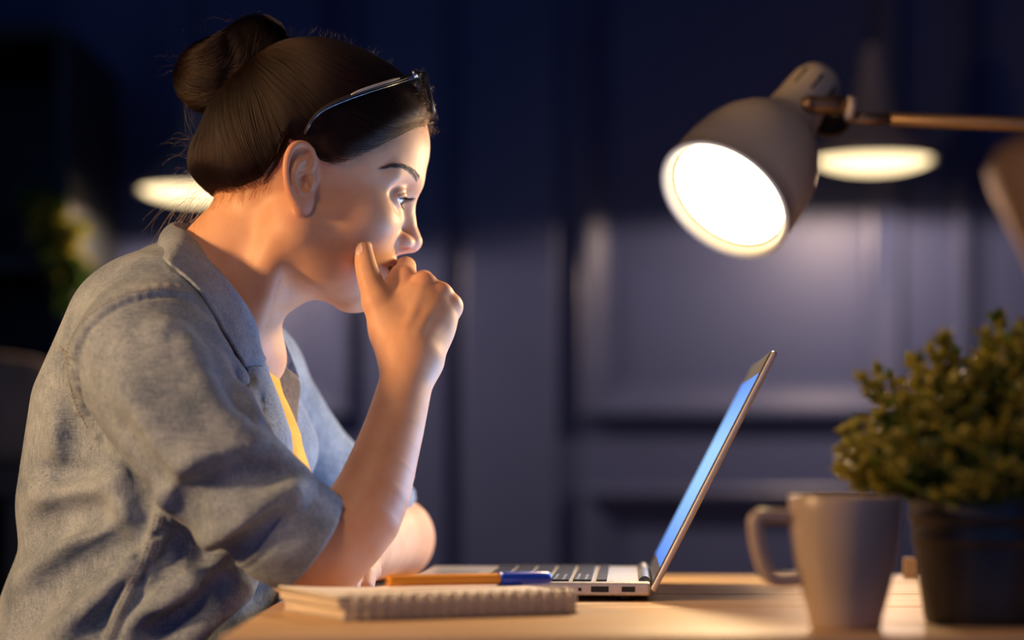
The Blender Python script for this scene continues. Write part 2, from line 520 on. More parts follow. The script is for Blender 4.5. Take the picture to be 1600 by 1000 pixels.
# dark bookcase at the left with a trailing plant
BOOK = mottled('black_stained_wood', (0.004, 0.007, 0.008), (0.008, 0.011, 0.013), 20, rough=0.55, stretch=(1, 1, 8))
bx0, bx1 = W(-190, 0, 1.75)[0], W(98, 0, 1.75)[0]
bk = empty('bookcase', ((bx0 + bx1)/2, 1.95, 0))
tag(bk, 'black open bookcase against the wall at the left', 'bookcase')
hw = (bx1 - bx0)/2; ztop = W(0, 46, 1.75)[2]
for sx in (-1, 1):
    box('side_panel', sx*hw - 0.012, sx*hw + 0.012, -0.20, 0.27, 0, ztop, BOOK, bk, 0.002)
box('back_panel', -hw, hw, 0.26, 0.275, 0.05, ztop, BOOK, bk)
zs = [0.05, 0.45, W(0, 726, 1.75)[2] - 0.02, W(0, 392, 1.75)[2] - 0.02, ztop]
for z in zs:
    box('shelf', -hw + 0.012, hw - 0.012, -0.195, 0.26, z - 0.011, z + 0.011, BOOK, bk, 0.002)

def leaf_mesh(name, L, Wd, mat, cup=0.15):
    V, F = [], []
    nr = 6
    for i in range(nr):
        u = i/(nr-1)
        w = Wd*math.sin(math.pi*min(1, u*0.92 + 0.06))**0.8
        z = -cup*L*u*u
        V += [(L*u, -w, z + w*0.25), (L*u, 0, z), (L*u, w, z + w*0.25)]
    for i in range(nr-1):
        for j in range(2):
            a = i*3+j; F.append((a, a+1, a+4, a+3))
    me = bpy.data.meshes.new(name); me.from_pydata(V, [], F)
    me.polygons.foreach_set('use_smooth', [True]*len(F)); me.materials.append(mat)
    return me
VINE = leafy(mottled('vine_leaf_highlit', (0.40, 0.38, 0.05), (0.62, 0.47, 0.10), 9, rough=0.6, spec=0.15), 0.5)  # yellow-green leaf with its bright highlights painted into the colour
VINE2 = leafy(mottled('vine_leaf_dark', (0.06, 0.16, 0.02), (0.13, 0.25, 0.03), 9, rough=0.6, spec=0.15), 0.5)
tp = empty('trailing_plant', (W(48, 391, 1.81)[0], 1.81, zs[3] + 0.0112))
tag(tp, 'trailing green plant spilling over the bookcase at the left', 'plant')
lathe('pot', [(0, 0.0), (0.030, 0.0), (0.034, 0.02), (0.042, 0.060), (0.045, 0.075), (0.041, 0.075), (0.038, 0.06), (0.0, 0.06)], plain('dark_pot', (0.02, 0.025, 0.025), 0.5), tp)
rv = random.Random(3)
lm1, lm2 = leaf_mesh('leaf', 0.040, 0.013, VINE), leaf_mesh('leaf', 0.045, 0.016, VINE2)
stems = []
for s in range(10):
    ang = rv.uniform(-1.2, 0.9)
    pts = [np.array([0, 0, 0.05]), np.array([0.02*math.cos(ang) + .01, -0.045 + 0.01*math.sin(ang), 0.100]), np.array([0.03*math.cos(ang) + .012, -0.092 + 0.02*math.sin(ang), 0.085])]
    ln = rv.uniform(0.10, 0.20)
    q = pts[-1].copy()
    for k in range(5):
        q = q + np.array([rv.uniform(0.006, 0.018), rv.uniform(-0.018, 0.004), -ln/5*(0.4 + 0.25*k)]); pts.append(q)
    c = catmull(pts, 4)
    tube('stem', c, 0.0014, VINE2, tp, 6)
    for k in range(3, len(c), 1):
        if rv.random() < 0.75:
            lf = bpy.data.objects.new('leaf', lm1 if rv.random() < (0.30 + 0.4*(c[k][0] < 0.07)) else lm2); col.objects.link(lf); lf.parent = tp
            lf.location = c[k]; lf.rotation_euler = (rv.uniform(-.8, .8), rv.uniform(-0.2, 1.0), rv.uniform(-3.1, 3.1)); s_ = rv.uniform(.7, 1.2); lf.scale = (s_,)*3
# brown cushion on a low dark bench in front of the bookcase
bz = W(0, 724, 1.45)[2]
bc = empty('bench', (W(-70, 0, 1.45)[0], 1.45, 0))
tag(bc, 'low black bench below the bookcase at the left', 'bench')
box('seat', -0.22, 0.150, -0.14, 0.14, bz - 0.05, bz, BOOK, bc, 0.004)
for sx in (-0.19, 0.12):
    for sy in (-0.11, 0.11): box('leg', sx - 0.02, sx + 0.02, sy - 0.02, sy + 0.02, 0, bz - 0.05, BOOK, bc, 0.003)
def cushion_sdf(P):
    q = np.stack([P[:, 0], P[:, 1] + P[:, 2]*f32(0.0), P[:, 2]], 1)
    d = ell(q, (0, 0, 0.072), (0.14, 0.062, 0.092))
    d = smin(d, cone(q, (0.02, 0, 0.04), (0.075, 0, 0.125), 0.045, 0.018), 0.03)
    return smax(d, f32(0.002) - q[:, 2], 0.01)
cv, cq = surface_nets(cushion_sdf, (-0.17, -0.09, -0.01), (0.17, 0.09, 0.19), 0.006, margin=0.01)
cu = np_mesh('cushion', cv, cq, mottled('brown_wool', (0.22, 0.15, 0.10), (0.30, 0.21, 0.14), 60, rough=0.95, bump=0.3, bscale=300))
cu.location = (W(-25, 0, 1.45)[0], 1.45, bz - 0.001)
tag(cu, 'brown cushion lying on the low bench at the left edge', 'cushion')
# ------------------------------------------------------------------ the table and what stands on it
TZ = 0.74
WOOD = wood_material('light_oak', (0.50, 0.30, 0.135), (0.66, 0.43, 0.22), (0.76, 0.54, 0.31), stretch=(1.0, 20, 20), scale=2.6, rough=0.42)
TX1 = 1.05
table = empty('table', (0.40, 0.0, 0.0))
tag(table, 'light wooden plank table under the laptop and mug', 'table')
ys = [-0.425, -0.297, -0.116, 0.060, 0.238, 0.412]
for a, b in zip(ys[:-1], ys[1:]):
    box('plank', -0.192 - 0.40, TX1 - 0.40, a + 0.0018, b - 0.0018, TZ - 0.028, TZ, WOOD, table, 0.003)
box('apron', -0.13 - 0.40, TX1 - 0.06 - 0.40, -0.37, -0.35, TZ - 0.10, TZ - 0.028, WOOD, table)
box('apron', -0.13 - 0.40, TX1 - 0.06 - 0.40, 0.34, 0.36, TZ - 0.10, TZ - 0.028, WOOD, table)
for x in (-0.12, TX1 - 0.08):
    for y in (-0.36, 0.35):
        box('leg', x - 0.40 - 0.03, x - 0.40 + 0.03, y - 0.03, y + 0.03, 0, TZ - 0.028, WOOD, table, 0.003)

# laptop
ALU = mottled('champagne_aluminium', (0.62, 0.56, 0.48), (0.70, 0.64, 0.56), 300, rough=0.38, metal=0.75)
KEYM = plain('key_black', (0.02, 0.02, 0.022), 0.5)
PORT = plain('port_black', (0.006, 0.006, 0.007), 0.5)
KLEG = plain('key_legend', (0.75, 0.73, 0.70), 0.6)
lap = empty('laptop', (0.113, -0.050, TZ), math.radians(-2.9))
tag(lap, 'slim silver laptop standing open with a glowing blue screen', 'laptop')
BW, BD = 0.300, 0.203            # width runs away from the camera (y), depth to the left (-x)
z0, z1 = 0.0045, 0.0155
box('base', -BD, 0.0, 0, BW, z0, z1, ALU, lap, 0.0022, 3)
for x in (-BD + 0.02, -0.02):
    for y in (0.02, BW - 0.02):
        o = lathe('rubber_foot', [(0, 0), (0.007, 0), (0.007, 0.0046), (0, 0.0046)], PORT, lap, 16); o.location = (x, y, 0)
well = box('keyboard_well', -0.142, -0.030, 0.012, BW - 0.012, z1 - 0.0004, z1 + 0.0002, ALU, lap)
keys = []
def key_mesh(w, d):
    bm = bmesh.new(); bm_box(bm, -d/2, d/2, -w/2, w/2, 0, 0.0016)
    me = bpy.data.meshes.new('key'); bm.to_mesh(me); bm.free(); me.materials.append(KEYM); me.materials.append(KLEG)
    return me
std = key_mesh(0.0158, 0.0150); fnk = key_mesh(0.0158, 0.0085); space = key_mesh(0.092, 0.0150)
rows = [(-0.040, fnk, 15), (-0.056, std, 15), (-0.0745, std, 15), (-0.093, std, 15), (-0.1115, std, 15)]
leg_me = bpy.data.meshes.new('legend'); leg_me.from_pydata([(-.003, -.0035, .0018), (.003, -.0035, .0018), (.003, -.001, .0018), (-.003, -.001, .0018)], [], [(0, 1, 2, 3)]); leg_me.materials.append(KLEG)
for x, me, nk in rows:
    for k in range(nk):
        o = link('key', me, well); o.location = (x, 0.0225 + k*0.01825, z1 + 0.0002)
        if me is std:
            g = link('legend', leg_me, o) if False else None
for k in range(10):
    if k in (4, 5, 6): continue
    o = link('key', std, well); o.location = (-0.130, 0.0225 + (k if k < 4 else k + 5)*0.01825, z1 + 0.0002)
o = link('key', space, well); o.location = (-0.130, 0.150, z1 + 0.0002)
box('trackpad', -BD + 0.006, -0.150, 0.10, 0.20, z1 - 0.0002, z1 + 0.0003, plain('trackpad', (0.55, 0.50, 0.43), 0.3, metal=0.6), lap)
# small print on the near keys
V, F = [], []
for x, me, nk in rows[1:]:
    for k in range(5):
        for (dx, dy) in ((-.004, .003), (.003, -.003)):
            i = len(V); cx, cy = x + dx, 0.0225 + k*0.01825 + dy
            V += [(cx - .0012, cy - .0018, z1 + .0019), (cx + .0012, cy - .0018, z1 + .0019), (cx + .0012, cy + .0018, z1 + .0019), (cx - .0012, cy + .0018, z1 + .0019)]
            F.append((i, i+1, i+2, i+3))
lg = mesh_from('key_legends', V, F, KLEG, well, False); lg['kind'] = 'stuff'
# ports on the near side
def port(x0, x1, za, zb):
    box('port', x0, x1, -0.0004, 0.004, za, zb, PORT, lap)
port(-0.0235, -0.0125, 0.0078, 0.0122); port(-0.0485, -0.0340, 0.0076, 0.0124); port(-0.0590, -0.0562, 0.0085, 0.0112); port(-0.0760, -0.0700, 0.0085, 0.0112)
o = lathe('hinge_barrel', [(0, 0), (0.0052, 0), (0.0052, BW - 0.05), (0, BW - 0.05)], plain('hinge_grey', (0.16, 0.15, 0.14), 0.5, metal=0.5), lap, 20)
o.location = (-0.0045, 0.025, z1 - 0.001); o.rotation_euler = (-math.pi/2, 0, 0)
# lid
ang = math.atan2(0.0995, 0.1955)      # leans back from the vertical
lid = empty('lid', (0, 0, 0)); lid.parent = lap; lid.location = (0.000, 0, z1 - 0.006); lid.rotation_euler = (0, ang, 0)
LH = 0.2195
box('lid_shell', -0.0002, 0.0046, 0, BW, 0, LH, ALU, lid, 0.0018, 3)
box('bezel', -0.0012, -0.0001, 0.002, BW - 0.002, 0.004, LH - 0.002, plain('bezel', (0.010, 0.012, 0.013), 0.35), lid, 0.0004)
def screen_material():
    m = bpy.data.materials.new('screen'); m.use_nodes = True
    nt = m.node_tree; nt.nodes.clear()
    tc = nt.nodes.new('ShaderNodeTexCoord'); sx = nt.nodes.new('ShaderNodeSeparateXYZ'); nt.links.new(tc.outputs['Generated'], sx.inputs[0])
    r = ramp(nt, [(0.0, (0.12, 0.26, 0.80)), (0.42, (0.32, 0.58, 0.98)), (0.62, (0.34, 0.60, 1.0)), (1.0, (0.14, 0.30, 0.82))])
    nt.links.new(sx.outputs['Z'], r.inputs[0])
    e = nt.nodes.new('ShaderNodeEmission'); nt.links.new(r.outputs[0], e.inputs[0]); e.inputs[1].default_value = 1.15
    o = nt.nodes.new('ShaderNodeOutputMaterial'); nt.links.new(e.outputs[0], o.inputs[0])
    return m
box('screen', -0.0016, -0.0011, 0.0085, BW - 0.0085, 0.0200, LH - 0.0215, screen_material(), lid)
l = bpy.data.lights.new('screen_light', 'AREA'); l.shape = 'RECTANGLE'; l.size = 0.17; l.size_y = 0.27; l.energy = 1.75; l.color = (0.26, 0.52, 1.0)
o = bpy.data.objects.new('screen_light', l); col.objects.link(o); o.parent = lid; o.location = (-0.0025, BW/2, LH/2); o.rotation_euler = (0, math.pi/2, 0)

# spiral notebook
PAPER = mottled('paper', (0.74, 0.66, 0.54), (0.80, 0.72, 0.60), 120, rough=0.8)
PAGES = mottled('page_edges', (0.50, 0.43, 0.34), (0.70, 0.62, 0.50), 900, rough=0.9, stretch=(0.02, 0.02, 1))
nb = empty('notebook', (-0.1186, -0.291, TZ), math.atan2(0.083, 0.170))
tag(nb, 'thick spiral notebook with cream pages lying beneath the pen', 'notebook')
NL, ND = 0.189, 0.127
box('back_cover', 0, NL, 0.004, ND, 0.0004, 0.0018, plain('kraft', (0.42, 0.36, 0.30), 0.8), nb, 0.0003)
box('page_block', 0.001, NL - 0.001, 0.005, ND - 0.001, 0.0019, 0.0088, PAGES, nb, 0.0002)
def bent_sheet(name, z, lift, thick, mat, dx=0.0):
    V, F = [], []
    nx_, ny_ = 14, 6
    for i in range(nx_+1):
        for j in range(ny_+1):
            u = i/nx_; v = j/ny_
            zz = z + lift*max(0, 1 - u/0.45)**2*(0.35 + 0.65*v)
            V.append((dx*(1-u) + NL*u, 0.005 + (ND - 0.006)*v, zz))
    n0 = len(V)
    V += [(a, b, c + thick) for a, b, c in V]
    r = ny_+1
    for i in range(nx_):
        for j in range(ny_):
            a = i*r+j; F.append((a, a+1, a+r+1, a+r)); F.append((n0+a, n0+a+r, n0+a+r+1, n0+a+1))
    bd = [i*r for i in range(nx_+1)] + [nx_*r+j for j in range(1, ny_+1)] + [i*r+ny_ for i in range(nx_-1, -1, -1)] + [j for j in range(ny_-1, 0, -1)]
    for k in range(len(bd)):
        a, b = bd[k], bd[(k+1) % len(bd)]; F.append((a, b, n0+b, n0+a))
    return mesh_from(name, V, F, mat, nb, False)
bent_sheet('page_block', 0.0090, 0.0012, 0.0060, PAGES, -0.003)
bent_sheet('page', 0.0153, 0.0022, 0.0004, PAPER, -0.007)
bent_sheet('front_cover', 0.0160, 0.0030, 0.0011, PAPER, -0.004)
WIRE = plain('white_wire', (0.52, 0.48, 0.44), 0.4, metal=0.3)
HOLE = plain('punch_hole', (0.10, 0.075, 0.05), 0.9)
ring_me, hole_me = None, None
nr = 18
for k in range(nr):
    x = 0.008 + k*(NL - 0.016)/(nr-1)
    if ring_me is None:
        pts = []
        for a in np.linspace(-0.15, 1.15, 15):
            t = math.pi*(0.5 + a)        # round the near edge, from the hole on top to the one below
            pts.append((0.0, 0.0085 + 0.0105*math.cos(t), 0.0092 + 0.0098*math.sin(t)))
        V1, F1 = tube_data([(p[0] - 0.0016, p[1], p[2]) for p in pts], 0.0008, 6); V2, F2 = tube_data([(p[0] + 0.0016, p[1], p[2]) for p in pts], 0.0008, 6)
        o = mesh_from('ring', list(V1) + list(V2), F1 + [tuple(i + len(V1) for i in f) for f in F2], WIRE, nb); ring_me = o.data
        h = box('punch_hole', -0.0026, 0.0026, -0.0022, 0.0022, 0, 0.0004, HOLE, nb); hole_me = h.data
    else:
        o = link('ring', ring_me, nb); h = link('punch_hole', hole_me, nb)
    o.location = (x, 0, 0); h.location = (x, 0.0082, 0.0172)

# pen on the notebook
pen = empty('pen', (-0.095, -0.180, TZ + 0.0236), math.atan2(0.077, 0.124))
pen.rotation_euler = (0, math.radians(0.6), math.atan2(0.077, 0.124))
tag(pen, 'orange ballpoint pen with a blue cap lying on the notebook', 'pen')
RX = Matrix.Rotation(math.pi/2, 4, 'Y')
lathe('barrel', [(0, 0), (0.0034, 0.0002), (0.0043, 0.0014), (0.0046, 0.004), (0.0046, 0.102), (0.0, 0.102)], plain('orange_plastic', (0.86, 0.33, 0.03), 0.35, sss=0.1, sss_r=(0.4, 0.2, 0.05), sss_s=0.004), pen, 8, False, RX)
cap = lathe('cap', [(0, 0.099), (0.0053, 0.099), (0.0056, 0.101), (0.0056, 0.136), (0.0053, 0.144), (0.0045, 0.1462), (0.0030, 0.1465), (0.0, 0.143)], plain('blue_plastic', (0.01, 0.055, 0.55), 0.3), pen, 24, True, RX)
tube('clip', [(0.144, 0.0046, 0.0020), (0.136, 0.0058, 0.0026), (0.110, 0.0058, 0.0024)], [0.0014, 0.0012, 0.0009], cap.data.materials[0], cap, 8)
lathe('end_plug', [(0, -0.0014), (0.0012, -0.0012), (0.0016, 0.0002), (0.0, 0.0006)], plain('plug_dark', (0.12, 0.06, 0.02), 0.5), pen, 12, True, RX)

# mug
MUGM = mottled('stone_glaze', (0.40, 0.31, 0.22), (0.44, 0.345, 0.25), 14, rough=0.32, spec=0.5)
mp = W(1321, 981, -0.360)
mug = empty('mug', (mp[0], -0.360, TZ))
tag(mug, 'beige ceramic mug with a squared handle in front of the potted plant', 'mug')
H = 0.0915
prof = [(0, 0.0012), (0.0215, 0.0006), (0.0232, 0.0002), (0.0240, 0.0016), (0.0262, 0.012), (0.0305, 0.028), (0.0345, 0.046), (0.0372, 0.064), (0.0384, 0.080), (0.0388, H - 0.0015), (0.0382, H), (0.0368, H - 0.0008), (0.0362, H - 0.004),
        (0.0355, 0.070), (0.0325, 0.046), (0.0285, 0.028), (0.0240, 0.012), (0.0, 0.008)]
lathe('body', prof, MUGM, mug, 64)
hp = catmull([(-0.0350, 0, 0.0765), (-0.0480, 0, 0.0775), (-0.0580, 0, 0.0775), (-0.0625, 0, 0.0755), (-0.0632, 0, 0.0700), (-0.0615, 0, 0.0580), (-0.0575, 0, 0.0440), (-0.0530, 0, 0.0360), (-0.0490, 0, 0.0338), (-0.0420, 0, 0.0335), (-0.0300, 0, 0.0345)], 4)
tube('handle', hp, 0.0052, MUGM, mug, 14, flat=1.0)
mug.rotation_euler = (0, 0, math.radians(8))
lathe('drink', [(0, 0.0660), (0.0350, 0.0660)], plain('coffee', (0.03, 0.015, 0.008), 0.1), mug, 48)

# potted plant
ZINC = mottled('dark_zinc', (0.050, 0.048, 0.040), (0.090, 0.084, 0.070), 30, rough=0.45, metal=0.75, stretch=(1, 1, 0.3))
pc = W(1538, 980, -0.300)
pot = empty('potted_plant', (pc[0], -0.300, TZ))
tag(pot, 'bushy green plant in a dark metal pot at the right edge of the table', 'plant')
def ring_prof():
    pr = [(0, 0.001), (0.040, 0.0), (0.0418, 0.002)]
    for z in np.linspace(0.006, 0.094, 45):
        r = 0.0418 + (0.0545 - 0.0418)*z/0.096
        for zc in (0.060, 0.076): r += 0.0016*math.exp(-((z - zc)/0.0028)**2)
        pr.append((r, z))
    pr += [(0.0550, 0.0965), (0.0568, 0.0985), (0.0568, 0.1005), (0.0550, 0.1020), (0.0530, 0.1005), (0.0525, 0.094), (0.050, 0.085), (0.0, 0.085)]
    return pr
lathe('pot', ring_prof(), ZINC, pot, 64)
lathe('soil', [(0, 0.090), (0.030, 0.089), (0.0518, 0.0865)], mottled('soil', (0.02, 0.013, 0.008), (0.05, 0.033, 0.02), 150, rough=1.0, bump=0.6), pot, 32)
LEAFA = leafy(mottled('leaf_green', (0.055, 0.105, 0.016), (0.16, 0.21, 0.032), 30, rough=0.4, spec=0.5), 0.3)
LEAFB = leafy(mottled('leaf_tip_lit', (0.26, 0.25, 0.035), (0.52, 0.42, 0.07), 30, rough=0.4, spec=0.5), 0.3)  # lamp light on the sprig tips, painted as a yellower leaf colour
STEM = plain('stem_green', (0.10, 0.10, 0.03), 0.7)
rp = random.Random(11)
def make_sprig(seed, L):
    r_ = random.Random(seed)
    V, F, mi = [], [], []
    pts = [(0, 0, 0), (L*0.05*r_.uniform(-1, 1), L*0.05*r_.uniform(-1, 1), L*0.35), (L*0.1*r_.uniform(-1, 1), L*0.1*r_.uniform(-1, 1), L*0.7), (L*0.14*r_.uniform(-1, 1), L*0.14*r_.uniform(-1, 1), L)]
    c = catmull(pts, 5)
    v, f = tube_data(c, [0.0009*(1 - 0.6*i/len(c)) for i in range(len(c))], 5)
    V += [tuple(a) for a in v]; F += f; mi += [2]*len(f)
    nl = 84
    for i in range(nl):
        u = 0.18 + 0.82*(i + r_.random())/nl
        p = Vector(c[min(len(c)-1, int(u*(len(c)-1)))])
        a = r_.uniform(0, 6.28); el = r_.uniform(0.15, 1.1) + 0.3*(u > .85)
        d = Vector((math.cos(a)*math.cos(el), math.sin(a)*math.cos(el), math.sin(el)))
        s = d.cross(Vector((0, 0, 1))).normalized(); n_ = s.cross(d)
        ln = r_.uniform(0.008, 0.014)*(1.15 - 0.3*u); w = ln*r_.uniform(0.22, 0.32)
        k = len(V)
        V += [tuple(p), tuple(p + d*ln*0.5 + s*w + n_*w*0.4), tuple(p + d*ln), tuple(p + d*ln*0.5 - s*w + n_*w*0.4), tuple(p + d*ln*0.5)]
        F += [(k, k+4, k+1), (k+1, k+4, k+2), (k+4, k+3, k+2), (k, k+3, k+4)]; mi += [1 if u > 0.72 and r_.random() < .75 else 0]*4
    me = bpy.data.meshes.new('sprig'); me.from_pydata(V, [], F)
    me.materials.append(LEAFA); me.materials.append(LEAFB); me.materials.append(STEM)
    me.polygons.foreach_set('material_index', mi); me.polygons.foreach_set('use_smooth', [True]*len(F))
    return me
sp_me = [make_sprig(i, 0.085) for i in range(8)]
for i in range(300):
    a = rp.uniform(0, 6.283); tilt = (rp.random()**0.55)*1.46
    r0 = 0.045*min(1, tilt/1.0)*rp.uniform(0.5, 1)
    o = link('sprig', sp_me[i % 8], pot)
    o.location = (r0*math.cos(a), r0*math.sin(a), 0.088)
    o.rotation_euler = (0, tilt*1.0, a)
    L = rp.uniform(0.76, 1.15)*(1.36 - 0.74*tilt/1.6)
    if math.cos(a) > 0 and tilt < 1.0: L *= 1.12
    o.scale = (L, L, L)
# little wooden block at the back of the table
wb = W(1424, 898, 0.36)
b_ = box('wooden_block', wb[0] - 0.0075, wb[0] + 0.0075, 0.353, 0.368, TZ, TZ + 0.0185, WOOD, None, 0.001)
tag(b_, 'little wooden block standing between the mug and the plant pot', 'block')

# desk lamp
CREAM = mottled('cream_enamel', (0.62, 0.53, 0.37), (0.66, 0.57, 0.41), 8, rough=0.38, spec=0.45)
BRASS = plain('brass', (0.30, 0.195, 0.105), 0.42, metal=0.7)
SLOT = plain('slot_black', (0.012, 0.010, 0.008), 0.7)
LY = 0.26
LC = Vector(W(1130, 315, LY)); ax = Vector((-0.53, -0.537, -0.656)).normalized()
base_x = 0.86
lamp = empty('desk_lamp', (base_x, 0.30, TZ))
tag(lamp, 'cream desk lamp with a lit bell shade on a brass arm above the laptop', 'lamp')
lo = Vector(lamp.location)
Mh = Matrix.Translation(LC - lo) @ (-ax).to_track_quat('Z', 'Y').to_matrix().to_4x4()
R0 = 0.0640*(LY - CAM_Y)/2.08; SC = R0/0.0640
sp_ = lambda pr: [(r_*SC, z_*SC) for r_, z_ in pr]
shade = lathe('lamp_shade', sp_([(0.0572, 0.0085), (0.0578, 0.0060), (0.0600, 0.0022), (0.0625, 0.0003), (0.0650, 0.0004), (0.0656, 0.0022), (0.0642, 0.0045), (0.0640, 0.020), (0.0632, 0.040), (0.0605, 0.060), (0.0552, 0.078), (0.0470, 0.094), (0.0372, 0.107), (0.0305, 0.117), (0.0272, 0.127),
                     (0.0258, 0.145), (0.0252, 0.165), (0.0244, 0.178), (0.0215, 0.189), (0.0150, 0.1945), (0.0, 0.196)]), CREAM, lamp, 64, True, Mh)
lathe('reflector', sp_([(0.0573, 0.0085), (0.0573, 0.0160), (0.0, 0.0165)]), plain('gap_black', (0.02, 0.018, 0.015), 0.6), shade, 64, True, Mh)
lathe('bulb_diffuser', sp_([(0.0, 0.0085), (0.030, 0.0087), (0.0540, 0.0098), (0.0545, 0.0130)]), emitter('lamp_white', (1.0, 0.78, 0.48), 9.0), shade, 64, True, Mh)
l = bpy.data.lights.new('bulb_light', 'AREA'); l.shape = 'DISK'; l.size = 0.105*SC; l.energy = 3.0; l.color = (1.0, 0.70, 0.38)
o = bpy.data.objects.new('bulb_light', l); col.objects.link(o); o.parent = lamp; o.location = LC - lo + ax*0.001
o.rotation_euler = ax.to_track_quat('-Z', 'Y').to_euler()
# vent slots on the neck
zax = -ax; tocam = (Vector((0, CAM_Y, CAM_Z)) - (LC + zax*0.165)); tocam = (tocam - zax*(tocam @ zax)).normalized(); side = zax.cross(tocam).normalized()
for sa in (-0.78, -0.10, 0.58):
    d = (tocam*math.cos(sa) + side*math.sin(sa)).normalized()
    tube('vent_slot', [LC - lo + zax*s_*SC + d*(0.0252*SC) for s_ in (0.150, 0.162, 0.174)], [0.0013]*3, SLOT, shade, 8)
# knuckle, bracket and arm
K0, K1 = Vector(W(1262, 163, LY + 0.045)), Vector(W(1328, 166, LY + 0.055))
tube('knuckle', [K0 - lo, K0.lerp(K1, .12) - lo, K0.lerp(K1, .5) - lo, K1 - lo], [0.0062, 0.0082, 0.0082, 0.0082], BRASS, lamp, 20)
tube('knuckle_cap', [K0 + Vector((-0.006, 0, 0)) - lo, K0 - lo, K0 + Vector((0.004, 0, 0)) - lo], [0.006, 0.0088, 0.0088], BRASS, lamp, 20)
br = lathe('bracket', [(0, -0.003), (0.0215, -0.003), (0.0225, -0.002), (0.0225, 0.002), (0.0215, 0.003), (0, 0.003)], mottled('bronze', (0.10, 0.075, 0.045), (0.14, 0.10, 0.06), 40, rough=0.4, metal=0.6), lamp, 40, True,
           Matrix.Translation(Vector(W(1296, 180, LY + 0.075)) - lo) @ Matrix.Rotation(math.radians(78), 4, 'X'))
tube('pivot_ring', [Vector(W(1322, 168, LY + 0.055)) - lo, Vector(W(1334, 170, LY + 0.055)) - lo], [0.0115, 0.0115], CREAM, lamp, 24)
A0, A1 = Vector(W(1322, 184, LY + 0.06)), Vector(W(2150, 216, LY + 0.13))
tube('arm_socket', [A0 - lo, A0.lerp(A1, 0.09) - lo], [0.0058, 0.0058], BRASS, lamp, 20)
tube('arm', [A0.lerp(A1, 0.08) - lo, A0.lerp(A1, 0.5) - lo, A1 - lo], [0.0068, 0.0070, 0.0070], BRASS, lamp, 20)
tube('elbow_joint', [A1 + Vector((0, -0.02, 0)) - lo, A1 + Vector((0, 0.02, 0)) - lo], [0.016, 0.016], CREAM, lamp, 24)
tube('lower_arm', [A1 - lo, Vector((0.0, 0, 0.03))], [0.0070, 0.0070], BRASS, lamp, 20)
lathe('lamp_base', [(0, 0), (0.085, 0), (0.088, 0.003), (0.088, 0.014), (0.082, 0.020), (0.020, 0.026), (0.012, 0.040), (0, 0.040)], CREAM, lamp, 64)
# stool the person sits on
st = empty('stool', (W(150, 0, 0.075)[0] - 0.01, 0.075, 0))
tag(st, 'dark round stool under the person', 'stool')
lathe('seat', [(0, 0.44), (0.16, 0.44), (0.17, 0.45), (0.17, 0.465), (0.155, 0.475), (0, 0.475)], BOOK, st, 40)
for k in range(4):
    a = math.pi/4 + k*math.pi/2
    tube('leg', [(0.11*math.cos(a), 0.11*math.sin(a), 0.44), (0.16*math.cos(a), 0.16*math.sin(a), 0.0)], 0.014, BOOK, st, 10)
# ------------------------------------------------------------------ the person
YAW, PITCH = math.radians(12), math.radians(18)
HEAD_O = np.array([-0.1826, 0.060, 1.087])
_c, _s = math.cos(PITCH), math.sin(PITCH)
_cy, _sy = math.cos(YAW), math.sin(YAW)
HEAD_R = (np.array([[_cy, -_sy, 0], [_sy, _cy, 0], [0, 0, 1]]) @ np.array([[_c, 0, _s], [0, 1, 0], [-_s, 0, _c]]))
def to_local(P): return ((np.asarray(P, float) - HEAD_O) @ HEAD_R).astype(f32)
def to_world(Q): return np.asarray(Q, float) @ HEAD_R.T + HEAD_O

EYE_C = np.array([0.0715, 0.0322, 0.0188]); EYE_R = 0.0122
# ear frame (of the ear on the right side of the head, at y < 0)
_U = np.array([-0.30, 0, 0.954]); _V = np.array([0.954, 0, 0.30]); _Wn = np.array([0, -1.0, 0])
_t = math.radians(23)
EAR_V = math.cos(_t)*_V - math.sin(_t)*_Wn
EAR_W = math.cos(_t)*_Wn + math.sin(_t)*_V
EAR_O = np.array([-0.0105, -0.0718, 0.0015])
EAR_M = np.stack([EAR_V, _U, EAR_W], 1)      # columns: v, u, w

